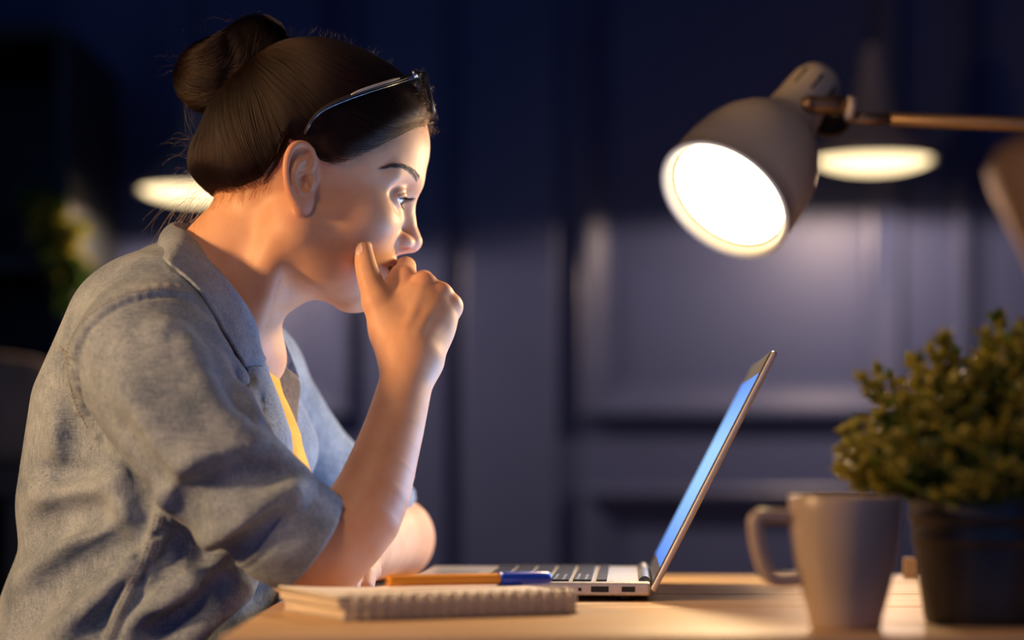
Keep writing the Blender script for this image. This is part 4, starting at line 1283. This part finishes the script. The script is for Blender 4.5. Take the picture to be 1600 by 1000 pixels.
for _ in range(60):      # short hairs along the crown
    u = random.random()
    x0 = 450 + 215*u; y0 = 52 + 118*u**2.6
    loose((x0, y0 + 4), (x0 + random.uniform(-10, 14), y0 - random.uniform(2, 14)), (random.uniform(-6, 6), 2), .06 + .02*u, .06 + .02*u, 0.00004, curl=0.0012)
for _ in range(90):      # curls of baby hair at the forehead
    x0 = random.uniform(628, 667); y0 = random.uniform(138, 192)
    x1 = x0 + random.uniform(-4, 22); y1 = y0 + random.uniform(-14, 26)
    loose((x0, y0), (min(x1, 682), y1), (random.uniform(-8, 14), random.uniform(-4, 9)), random.uniform(.035, .085), random.uniform(.03, .085), 0.00005, curl=0.0022)
for _ in range(80):      # wisps that stand out from the forehead
    u = random.random()
    x0 = float(np.interp(u, [0, .35, .7, 1], [646, 659, 666, 668])); y0 = 112 + 92*u
    loose((x0 - 4, y0), (x0 + random.uniform(4, 16), y0 + random.uniform(-10, 20)), (random.uniform(2, 14), random.uniform(-4, 8)), random.uniform(.055, .082), random.uniform(.05, .085), 0.00005, curl=0.0030)
# fine hairs down the nape and before the ear, lying on the skin
fx = []
for _ in range(130):
    if random.random() < .6:
        x0 = random.uniform(335, 428); fx.append((x0, 306 - max(0, x0-372)*0.45 - 6, -random.uniform(2, 14), random.uniform(12, 30)))
    else:
        x0 = random.uniform(500, 560); fx.append((x0, 250 - max(0, x0-535)*0.3, -random.uniform(2, 12), random.uniform(4, 14)))
fx = np.array(fx)
fa = [march(fx[:, :2] + fx[:, 2:]*u, _rest) + np.array([0, -0.0011 + 0.0006*u, 0]) for u in np.linspace(0, 1, 10)]
LS += list(np.stack(fa, 1)); LR += [[0.00004]*10]*len(fx)
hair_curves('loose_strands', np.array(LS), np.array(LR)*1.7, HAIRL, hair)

# ------------------------------------------------------------------ glasses pushed up on the head
GL_DARK = plain('glasses_black', (0.018, 0.018, 0.020), 0.45, spec=0.3)
GL_GREY = plain('glasses_grey_inlay', (0.50, 0.48, 0.45), 0.5)
GL_STEEL = plain('glasses_steel', (0.45, 0.46, 0.52), 0.35, metal=1.0)
glasses = empty('eyeglasses', tuple(W(655, 130, 0.06)))
tag(glasses, 'dark-framed glasses pushed up on top of the dark hair', 'glasses')
gl_off = Vector(glasses.location)
def gmesh(name, V, F, mat, parent):
    o = mesh_from(name, [Vector(v) - gl_off for v in V], F, mat, parent); return o
def on_hair(px, py, lift):
    p = march([(px, py)], cap_sdf)[0]
    return p + grad(cap_sdf, p[None])[0]*lift
near_px = [(470, 219), (480, 200), (492, 182), (510, 168), (540, 155), (575, 143), (605, 134), (630, 126), (652, 117)]
near = [on_hair(*p, 0.0044 + 0.003*max(0, 1 - i/2.5)) for i, p in enumerate(near_px[:8])]
near.append(near[-1] + (W(652, 117, 0.0) - W(630, 126, 0.0))*0.95 + np.array([0.0, 0.006, 0.0]))
far = [to_world(to_local(p[None]).astype(float)*np.array([1, -1, 1]))[0] for p in near]
for nm, pl in (('temple', near), ('temple', far)):
    sp = catmull(pl, 6)
    rr = np.interp(np.linspace(0, 1, len(sp)), [0, .25, .45, 1], [.0015, .0016, .0025, .0029])
    V, F = tube_data(sp, list(rr), 12, flat=0.38)
    t = gmesh(nm, V, F, GL_DARK, glasses)
    i0, i1 = int(len(sp)*0.52), int(len(sp)*0.83)
    V, F = tube_data([np.array(p) + grad(cap_sdf, np.array(p)[None])[0]*0.0016 for p in sp[i0:i1]], list(np.interp(np.linspace(0, 1, i1-i0), [0, .15, .85, 1], [.0006, .0016, .0016, .0006])), 8, flat=0.4)
    gmesh('inlay', V, F, GL_GREY, t)
    V, F = tube_data([np.array(p) + np.array([0.0004, 0, -0.0001]) + np.array([0, 0, -1.0])*q for p, q in zip(sp, rr)], .0003, 6)
    gmesh('steel_edge', V, F, GL_STEEL, t)
    i2 = int(len(sp)*0.90)
    V, F = tube_data([np.array(p) + grad(cap_sdf, np.array(p)[None])[0]*0.0006 for p in sp[i2:i2+3]], .0036, 8, flat=0.8)
    gmesh('hinge', V, F, GL_STEEL, t)
# front: two rims in the plane that hangs from the two temple ends down the forehead
A_, B_ = near[-1], far[-1]
ax_w = (B_ - A_)/np.linalg.norm(B_ - A_); wid = np.linalg.norm(B_ - A_)
dn = W(668, 172, 0.06) - W(654, 114, 0.06); dn = dn - ax_w*(dn @ ax_w); dn /= np.linalg.norm(dn)
fw = np.cross(dn, ax_w); fw = fw if fw[0] > 0 else -fw
LENS = plain('lens_glass', (0.9, 0.95, 1.0), 0.02, trans=1.0, ior=1.1, spec=0.3)
for side in (0, 1):
    c = A_ + ax_w*wid*(0.235 if side == 0 else 0.765) + dn*0.0165 + fw*0.002
    ring = []
    for k in range(40):
        a = 2*math.pi*k/40
        sx = math.copysign(abs(math.cos(a))**0.75, math.cos(a)); sz = math.copysign(abs(math.sin(a))**0.75, math.sin(a))
        q = sx*wid*0.205
        ring.append(c + ax_w*q + dn*sz*0.0175 + fw*(0.006 - 9.0*((q + (c - (A_ + B_)/2) @ ax_w))**2*0.35))
    V, F = [], []
    n = len(ring); m = 8
    for k in range(n):
        t = ring[(k+1) % n] - ring[k-1]; t /= np.linalg.norm(t); s = np.cross(fw, t)
        for j in range(m):
            b = 2*math.pi*j/m; V.append(ring[k] + fw*math.cos(b)*0.0019 + s*math.sin(b)*0.0016)
    for k in range(n):
        for j in range(m):
            F.append((k*m+j, k*m+(j+1) % m, ((k+1) % n)*m+(j+1) % m, ((k+1) % n)*m+j))
    rim = gmesh('rim', V, F, GL_DARK, glasses)
    V = [np.mean(ring, 0)] + ring; V2 = [v + fw*0.0012 for v in V]
    F = [(0, 1+k, 1+(k+1) % n) for k in range(n)] + [(n+1, n+2+(k+1) % n, n+2+k) for k in range(n)]
    gmesh('lens', V + V2, F, LENS, rim)
mid = (A_ + B_)/2 + fw*0.0085
V, F = tube_data(catmull([mid + ax_w*s*0.011 + dn*(0.010 if abs(s) > .5 else 0.0075) + fw*(0.0 if abs(s) > .5 else .0012) for s in (-1, 0, 1)], 5), .0018, 8)
gmesh('bridge', V, F, GL_DARK, glasses)
# ------------------------------------------------------------------ denim shirt
TY = math.radians(18)
_tc, _ts = math.cos(TY), math.sin(TY)
TX0, TY0 = -0.30, 0.075
def torso_space(P):
    x = P[:, 0] - f32(TX0); y = P[:, 1] - f32(TY0)
    return np.stack([x*f32(_tc) + y*f32(_ts), (y*f32(_tc) - x*f32(_ts))*f32(0.62), P[:, 2]], 1)
def tpt(px, py):
    p = W(px, py, 0.075); return ((p[0] - TX0), 0.0, p[2])
TORSO = spline([tpt(246, 530), tpt(245, 600), tpt(246, 660), tpt(254, 730), tpt(250, 810), tpt(228, 910), tpt(190, 1020), tpt(150, 1180)],
               [0.070, 0.082, 0.092, 0.104, 0.109, 0.111, 0.113, 0.122], 3)
SLEEVE = spline([W(226, 560, -0.066), W(258, 612, -0.090), W(302, 682, -0.105), W(384, 775, -0.112), W(468, 838, -0.098)], [0.056, 0.056, 0.053, 0.0485, 0.0425], 3)
LSLEEVE = spline([W(396, 580, 0.205), W(480, 716, 0.255), W(566, 800, 0.280), W(596, 820, 0.284)], [0.043, 0.043, 0.044, 0.043], 3)
def shirt_base(P):
    d = chain(torso_space(P), *TORSO)*f32(0.95)
    # the slope from neck to shoulders
    d = smin(d, chain(P, [W(285, 475, 0.05), W(262, 492, -0.01), W(226, 560, -0.066)], [0.050, 0.052, 0.056]), 0.03)
    d = smin(d, chain(P, [W(300, 480, 0.08), W(345, 520, 0.14), W(396, 580, 0.205)], [0.050, 0.048, 0.043]), 0.03)
    d = smin(d, chain(P, [W(205, 520, 0.0), W(160, 640, 0.02), W(140, 780, 0.03)], [0.055, 0.060, 0.06]), 0.03)
    # upper chest under the collar
    d = smin(d, cone(P, W(330, 540, 0.02), W(352, 690, 0.0), 0.036, 0.050), 0.03)
    d = smin(d, cone(P, W(380, 560, 0.13), W(420, 700, 0.15), 0.032, 0.045), 0.03)
    ls = chain(P, *LSLEEVE)
    d = smin(d, ls, 0.016)
    s = chain(P, *SLEEVE)
    d = smin(d, s, 0.016)
    return d

BASE = union([(np.array([-0.60, -0.3, 0.4]), np.array([0.1, 0.45, 1.2]), shirt_base)], 0.001)
FOLDS, _QUEUE = [], []
def fold(px, r, h, k=0.012, sub=False, m=4):
    """a ridge (or a groove) along a line read off the photograph, laid on the cloth"""
    _QUEUE.append((np.array(catmull([np.array(p, float) for p in px], m)), r, h, k, sub))
def lay_folds():
    allc = np.concatenate([q[0] for q in _QUEUE])
    P_ = march(allc, BASE); g_ = grad(BASE, P_)
    i = 0
    for c, r, h, k, sub in _QUEUE:
        P = P_[i:i+len(c)]; g = g_[i:i+len(c)]; i += len(c)
        hh = np.interp(np.linspace(0, 1, len(c)), [0, .18, .82, 1], [-0.3*k, h, h, -0.3*k])
        Q = P - g*(r - hh)[:, None] if not sub else P + g*(r - hh)[:, None]
        # a line that jumps from one surface to another is cut there
        runs, cur = [], [0]
        for j in range(1, len(Q)):
            if np.linalg.norm(Q[j] - Q[j-1]) > 0.02: runs.append(cur); cur = []
            cur.append(j)
        runs.append(cur)
        for run in runs:
            if len(run) < 2: continue
            R_ = Q[run]
            lo, hi = R_.min(0) - r - k - 0.006, R_.max(0) + r + k + 0.006
            FOLDS.append((lo.astype(f32), hi.astype(f32), [q for q in R_], [r]*len(R_), f32(k), sub))
# sleeve
fold([(272, 806), (262, 778), (276, 748), (322, 726), (390, 710), (446, 716)], 0.011, 0.0097, 0.012)
fold([(296, 812), (294, 784), (316, 762), (360, 746), (420, 738), (462, 742)], 0.016, 0.0097, 0.014, True)
fold([(300, 852), (345, 843), (398, 816), (446, 776), (486, 752)], 0.010, 0.0084, 0.012)
fold([(318, 872), (356, 862), (404, 834), (446, 800)], 0.010, 0.0078, 0.012, True)
fold([(292, 478), (338, 528), (372, 590), (394, 640), (410, 672)], 0.009, 0.0045, 0.012)
fold([(270, 505), (314, 552), (345, 605), (376, 664)], 0.014, 0.0040, 0.014, True)
fold([(308, 560), (345, 640), (400, 690)], 0.010, 0.0039, 0.014)
fold([(170, 560), (215, 650), (262, 712), (330, 716)], 0.012, 0.0039, 0.016)
fold([(190, 660), (230, 720), (266, 756)], 0.012, 0.0046, 0.014, True)
fold([(240, 510), (280, 520), (318, 560)], 0.010, 0.0039, 0.014)
fold([(350, 660), (398, 684), (440, 700)], 0.008, 0.0039, 0.012)
fold([(420, 700), (455, 722), (490, 752)], 0.007, 0.0039, 0.010)
# gap between sleeve and body below the arm
fold([(160, 696), (198, 736), (240, 776), (276, 812), (300, 850)], 0.006, 0.0065, 0.007, True)
# back and side
fold([(2, 936), (47, 902), (104, 862), (152, 836), (196, 812)], 0.012, 0.0101, 0.016)
fold([(20, 985), (90, 915), (170, 866), (226, 838)], 0.018, 0.0132, 0.018, True)
fold([(60, 1010), (137, 957), (194, 908), (228, 866)], 0.011, 0.0093, 0.014)
fold([(130, 1010), (180, 968), (212, 930)], 0.012, 0.0093, 0.014, True)
fold([(195, 992), (273, 942), (324, 898), (346, 860)], 0.011, 0.0116, 0.014)
fold([(240, 870), (290, 850), (330, 862)], 0.012, 0.0093, 0.014, True)
fold([(222, 1000), (300, 958), (352, 900)], 0.012, 0.0109, 0.014, True)
fold([(285, 1010), (350, 950), (395, 905)], 0.012, 0.0109, 0.014)
fold([(330, 1010), (392, 950), (420, 922)], 0.010, 0.0078, 0.014, True)
fold([(88, 650), (94, 700), (82, 738), (52, 768)], 0.009, 0.0062, 0.014)
fold([(70, 748), (110, 744), (152, 752)], 0.014, 0.0078, 0.016, True)
fold([(46, 780), (104, 778), (158, 764), (205, 770)], 0.011, 0.0070, 0.016)
fold([(120, 700), (118, 660), (105, 610)], 0.010, 0.0047, 0.014, True)
fold([(40, 840), (100, 812), (170, 800)], 0.012, 0.0070, 0.016, True)
fold([(168, 712), (190, 760), (206, 812)], 0.010, 0.0054, 0.014)
fold([(135, 640), (150, 700), (150, 740)], 0.008, 0.0054, 0.012, True)
fold([(215, 760), (228, 800), (226, 830)], 0.008, 0.0047, 0.012, True)
# armhole seam with its puckers
SEAM = [(302, 470), (262, 461), (215, 467), (176, 484), (146, 508), (125, 540), (119, 572), (124, 612), (136, 652), (152, 684)]
fold(SEAM, 0.0034, 0.0036, 0.004, True, 6)
fold([(x - 9*max(0.15, (302-x)/180), y - 7) for x, y in SEAM], 0.0060, 0.0022, 0.006, False, 5)
cs = np.array(catmull([np.array(p, float) for p in SEAM], 6))
for i in range(2, len(cs)-8, 2):
    t = cs[i+1] - cs[i-1]; t /= np.linalg.norm(t); n = np.array([t[1], -t[0]]); n = n if n[0] + n[1] < 0 else -n
    fold([cs[i] + n*2 + t*2, cs[i] + n*9, cs[i] + n*17 - t*3], 0.0034, 0.0019, 0.0042, False, 2)
YOKE = [(90, 546), (104, 560), (119, 572)]
fold(YOKE, 0.0026, 0.002, 0.004, True, 4)
SIDE = [(247, 806), (243, 822), (238, 842), (226, 874), (206, 914), (186, 955), (166, 1002)]
fold([(x - 8, y) for x, y in SIDE], 0.0030, 0.0030, 0.004, True, 5)
fold([(x + 2, y + 1) for x, y in SIDE], 0.0062, 0.0026, 0.006, False, 5)
fold([(x + 12, y + 2) for x, y in SIDE], 0.0024, 0.0018, 0.004, True, 5)
cs2 = np.array(catmull([np.array(p, float) for p in SIDE], 6))
for i in range(1, len(cs2)-1, 1):
    fold([cs2[i] + np.array([-5, -2]), cs2[i] + np.array([8, 3])], 0.0028, 0.0018, 0.003, False, 2)
fold([(240, 838), (258, 832), (276, 826)], 0.0022, 0.0016, 0.004, True, 3)

lay_folds()
VCUT = ([W(402, 500, 0.066), W(436, 600, 0.066), W(470, 690, 0.060), W(496, 760, 0.05)], [0.030, 0.024, 0.016, 0.004])
def shirt_sdf(P):
    d = BASE(P)
    act = np.abs(d) < f32(0.03)
    for lo, hi, pts, rr, k, sub in FOLDS:
        m = act & (P[:, 0] > lo[0]) & (P[:, 0] < hi[0]) & (P[:, 2] > lo[2]) & (P[:, 2] < hi[2]) & (P[:, 1] > lo[1]) & (P[:, 1] < hi[1])
        if m.any():
            e = chain(P[m], pts, rr)
            d[m] = smax(d[m], -e, k) if sub else smin(d[m], e, k)
    # opening at the front and at the neck
    d = smax(d, -chain(P, *VCUT), 0.004)
    d = smax(d, -chain(P, [W(300, 500, 0.062), W(352, 430, 0.062), W(400, 370, 0.062)], [0.050, 0.0585, 0.064]), 0.005)
    # sleeve ends are open
    d = smax(d, -cone(P, W(462, 834, -0.099), W(520, 872, -0.088), 0.0375, 0.044), 0.003)
    d = smax(d, -cone(P, W(592, 818, 0.283), W(650, 860, 0.29), 0.0385, 0.044), 0.003)
    return d
sv, sq = surface_nets(shirt_sdf, (-0.470, -0.185, 0.60), (-0.065, 0.345, 1.085), 0.0018)
shirt = np_mesh('denim_shirt', sv, sq, DENIM, person)
shirt['label'] = 'washed blue denim shirt with rolled sleeves'

# rolled cuffs
def cuff_sdf(a, b, r, tilt):
    a, b = np.asarray(a), np.asarray(b)
    ax = (b - a)/np.linalg.norm(b - a); L = np.linalg.norm(b - a)
    def f(P):
        q = P - a.astype(f32)
        h = q @ ax.astype(f32)
        rad = np.sqrt(np.maximum((q*q).sum(1) - h*h, 0))
        ang = np.arctan2(q[:, 2], q[:, 1])
        wob = f32(0.0010)*np.sin(ang*3 + 1 + h*60) + f32(0.0007)*np.sin(ang*7 + h*40)
        th = f32(0.0030)
        bulge = f32(0.0022)*np.sin(np.clip(h/f32(L), 0, 1)*f32(math.pi))
        d = np.abs(rad - f32(r) - wob - bulge) - th
        d = smax(d, np.abs(h - f32(L/2)) - f32(L/2), 0.004)
        # the fold line of the roll
        d = smax(d, -(np.sqrt((h - f32(L*0.16))**2 + (rad - f32(r + 0.0045) - wob - bulge)**2) - f32(0.0018)), 0.003)
        return d
    return f
RC0, RC1 = W(417, 806, -0.107), W(486, 852, -0.095)
cf = cuff_sdf(RC0, RC1, 0.0415, 0)
cv, cq = surface_nets(cf, RC0.clip(max=9) - 0.06, RC1 + 0.06, 0.0017, margin=0.004)
np_mesh('sleeve_cuff', cv, cq, DENIM, shirt)
LC0, LC1 = W(560, 795, 0.277), W(606, 826, 0.286)
cf2 = cuff_sdf(LC0, LC1, 0.0420, 0)
cv, cq = surface_nets(cf2, np.minimum(LC0, LC1) - 0.06, np.maximum(LC0, LC1) + 0.06, 0.0022, margin=0.004)
np_mesh('sleeve_cuff', cv, cq, DENIM, shirt)

def sheet(name, rows, mat, parent, thick=0.0022, m=6, sub=4, rough=0.0006):
    """a cloth sheet lofted through rows of points"""
    R_ = [catmull(r, m) for r in rows]
    G = np.array(R_)                                     # rows x cols x 3
    cols = [np.array(catmull(list(G[:, j]), sub)) for j in range(G.shape[1])]
    G = np.stack(cols, 1)
    nr, nc = G.shape[:2]
    V = []
    for i in range(nr):
        for j in range(nc):
            p = G[i, j]
            V.append(p + np.array(mnoise.noise_vector(Vector(p*55)))*rough + np.array(mnoise.noise_vector(Vector(p*160)))*rough*0.5)
    F = [(i*nc+j, i*nc+j+1, (i+1)*nc+j+1, (i+1)*nc+j) for i in range(nr-1) for j in range(nc-1)]
    o = mesh_from(name, V, F, mat, parent)
    sd = o.modifiers.new('solid', 'SOLIDIFY'); sd.thickness = thick; sd.offset = 0
    bv_ = o.modifiers.new('bevel', 'BEVEL'); bv_.width = thick*0.4; bv_.segments = 2; bv_.limit_method = 'ANGLE'
    return o
T_ = [W(414, 561, .020), W(388, 516, .004), W(352, 455, -.005), W(318, 398, .000), W(293, 367, .020), W(270, 353, .052), W(285, 350, .090), W(335, 368, .124), W(385, 425, .118), W(412, 478, .098), W(441, 530, .092), W(466, 590, .088)]
B_e = [W(383, 573, -.006), W(346, 508, -.030), W(313, 455, -.039), W(280, 425, -.034), W(258, 408, -.008), W(243, 396, .046), W(258, 390, .105), W(312, 402, .155), W(368, 436, .150), W(398, 505, .112), W(416, 545, .104), W(438, 572, .098)]
def plain_shirt(P):
    d = BASE(P)
    d = smax(d, -chain(P, *VCUT), 0.004)
    return smax(d, -chain(P, [W(300, 500, 0.062), W(352, 430, 0.062), W(400, 370, 0.062)], [0.050, 0.0585, 0.064]), 0.005)
_bp = [(383, 573), (346, 508), (313, 455), (280, 425), (258, 408)]
for i, q in enumerate(march(_bp, plain_shirt)):
    y = min(q[1] - 0.0075, B_e[i][1]); B_e[i] = W(*_bp[i], y)
_tp = [(414, 561), (388, 516), (352, 455), (318, 398)]
for i, q in enumerate(march(_tp, plain_shirt)):
    T_[i] = W(*_tp[i], min(q[1] - 0.005, T_[i][1]) if q[1] < 0.05 else T_[i][1])
I_ = [p*0.62 + np.append((W(352, 455, .062) - np.array([0, 0, 0.004])), [])*0.38 + np.array([0, 0, -0.022]) for p in T_]
I_[0] = T_[0] + np.array([-0.006, 0.010, -0.012]); I_[-1] = T_[-1] + np.array([-0.012, -0.004, -0.012])
Ctr = W(352, 455, .062)
Mid = [t*0.55 + b*0.45 + (t - Ctr)/np.linalg.norm(t - Ctr)*0.004 for t, b in zip(T_, B_e)]
Tin = [t + (Ctr - t)/np.linalg.norm(Ctr - t)*0.004 + np.array([0, 0, -0.004]) for t in T_]
collar = sheet('collar', [I_, Tin, T_, Mid, B_e], DENIM, shirt, 0.0026, 5, 4)
def NPL(px, py, lift=0.004):
    q = march([(px, py)], plain_shirt)[0]; return W(px, py, min(q[1] - lift, 0.03))
for f_ in (0.14,):
    Lp = np.array(catmull([b*(1-f_) + m_*f_ for b, m_ in zip(B_e[:6], Mid[:6])], 8))
    Ln = Lp - Ctr; Ln = Ln/np.linalg.norm(Ln, axis=1)[:, None]; Ln[:, 1] -= 0.6; Ln /= np.linalg.norm(Ln, axis=1)[:, None]
    _late = (Lp, Ln)
near_pl = sheet('placket', [[NPL(385, 574), NPL(388, 604), NPL(394, 645), NPL(408, 680), NPL(430, 708)],
                            [NPL(404, 573, .006), NPL(402, 604, .006), NPL(406, 646, .006), NPL(420, 684, .006), NPL(446, 714, .006)],
                            [NPL(420, 573), NPL(413, 604), NPL(416, 650), NPL(432, 688), NPL(460, 720)]], DENIM, shirt, 0.0026)
far_pl = sheet('placket', [[W(424, 556, .070), W(428, 604, .066), W(437, 650, .062), W(449, 700, .056), W(462, 745, .050)],
                           [W(446, 574, .076), W(448, 606, .073), W(451, 650, .069), W(456, 698, .062), W(467, 745, .054)],
                           [W(462, 586, .084), W(469, 604, .082), W(465, 645, .078), W(461, 692, .070), W(473, 745, .058)]], DENIM_IN, shirt, 0.0026)
# stitches
def stitches(name, P, g, parent, every=2, size=0.0016, off=0.0006):
    V, F = [], []
    # even spacing along the line
    seg = np.linalg.norm(np.diff(P, axis=0), axis=1); s = np.append(0, np.cumsum(seg))
    u = np.arange(0, s[-1], 0.0034)
    C = np.stack([np.interp(u, s, P[:, a]) for a in range(3)], 1); Gn = np.stack([np.interp(u, s, g[:, a]) for a in range(3)], 1)
    for i in range(len(C)-1):
        t = C[i+1] - C[i]; t /= np.linalg.norm(t) + 1e-9; n = Gn[i]/np.linalg.norm(Gn[i]); b = np.cross(t, n)
        c = C[i] + n*off
        k = len(V)
        for sx in (-1, 1):
            for a in range(6):
                an = math.pi*2*a/6
                V.append(c + t*sx*0.0011 + b*math.cos(an)*0.00028 + n*math.sin(an)*0.00028)
        F += [(k+a, k+(a+1) % 6, k+6+(a+1) % 6, k+6+a) for a in range(6)] + [tuple(range(k, k+6))[::-1], tuple(range(k+6, k+12))]
    o = mesh_from(name, V, F, THREAD, parent)
    o['kind'] = 'stuff'
    return o
THREAD = plain('thread', (0.34, 0.25, 0.15), 0.7)
SH = union([(np.array([-0.60, -0.3, 0.4]), np.array([0.1, 0.45, 1.2]), shirt_sdf)], 0.001)
def stitch_line(px, off=0.0004):
    c = np.array(catmull([np.array(p, float) for p in px], 6)); P = march(c, SH); return stitches('stitching', P, grad(SH, P), shirt, off=off)
stitches('stitching', _late[0], _late[1], collar, off=0.0018)
stitch_line([(x - 14*max(0.15, (302-x)/180), y - 10) for x, y in SEAM])
stitch_line([(x - 4, y) for x, y in SIDE]); stitch_line([(x + 7, y + 2) for x, y in SIDE])
stitch_line([(94, 540), (108, 556), (117, 566)])

# mustard t-shirt under the denim
def tee_sdf(P):
    d = chain(P, [W(352, 505, 0.066), W(374, 600, 0.066), W(398, 700, 0.060), W(405, 780, 0.055)], [0.030, 0.034, 0.041, 0.050])
    d = smax(d, -chain(P, [W(330, 470, 0.062), W(372, 404, 0.062)], [0.0525, 0.056]), 0.003)
    return d + f32(0.0012)*np.sin(P[:, 2]*90 + P[:, 1]*160)*np.sin(P[:, 0]*70)
tv, tq = surface_nets(tee_sdf, (-0.30, -0.01, 0.80), (-0.15, 0.14, 1.02), 0.0025)
np_mesh('t_shirt', tv, tq, mottled('mustard_cotton', (0.80, 0.36, 0.035), (0.88, 0.45, 0.06), 60, rough=0.85, bump=0.2, bscale=700), person)['label'] = 'mustard yellow t-shirt showing at the open neck'

# jeans and legs below the table, coarse: the photograph hides them
def legs_sdf(P):
    hip = W(150, 1180, 0.075)
    d = None
    for s in (-1, 1):
        h = np.array([hip[0] + 0.02, 0.075 + s*0.085, 0.56]); k = np.array([-0.02, 0.075 + s*0.10, 0.52]); a = np.array([0.02, 0.075 + s*0.10, 0.10]); t = np.array([0.14, 0.075 + s*0.11, 0.045])
        e = chain(P, [h, k, a, t], [0.085, 0.062, 0.046, 0.042])
        d = e if d is None else smin(d, e, 0.03)
    return smin(d, ell(P, (hip[0], 0.075, 0.58), (0.13, 0.17, 0.10)), 0.04)
lv, lq = surface_nets(legs_sdf, (-0.56, -0.16, 0.0), (0.24, 0.32, 0.70), 0.008, margin=0.01)
np_mesh('jeans', lv, lq, mottled('dark_denim', (0.02, 0.03, 0.06), (0.04, 0.055, 0.10), 60, rough=0.9), person)
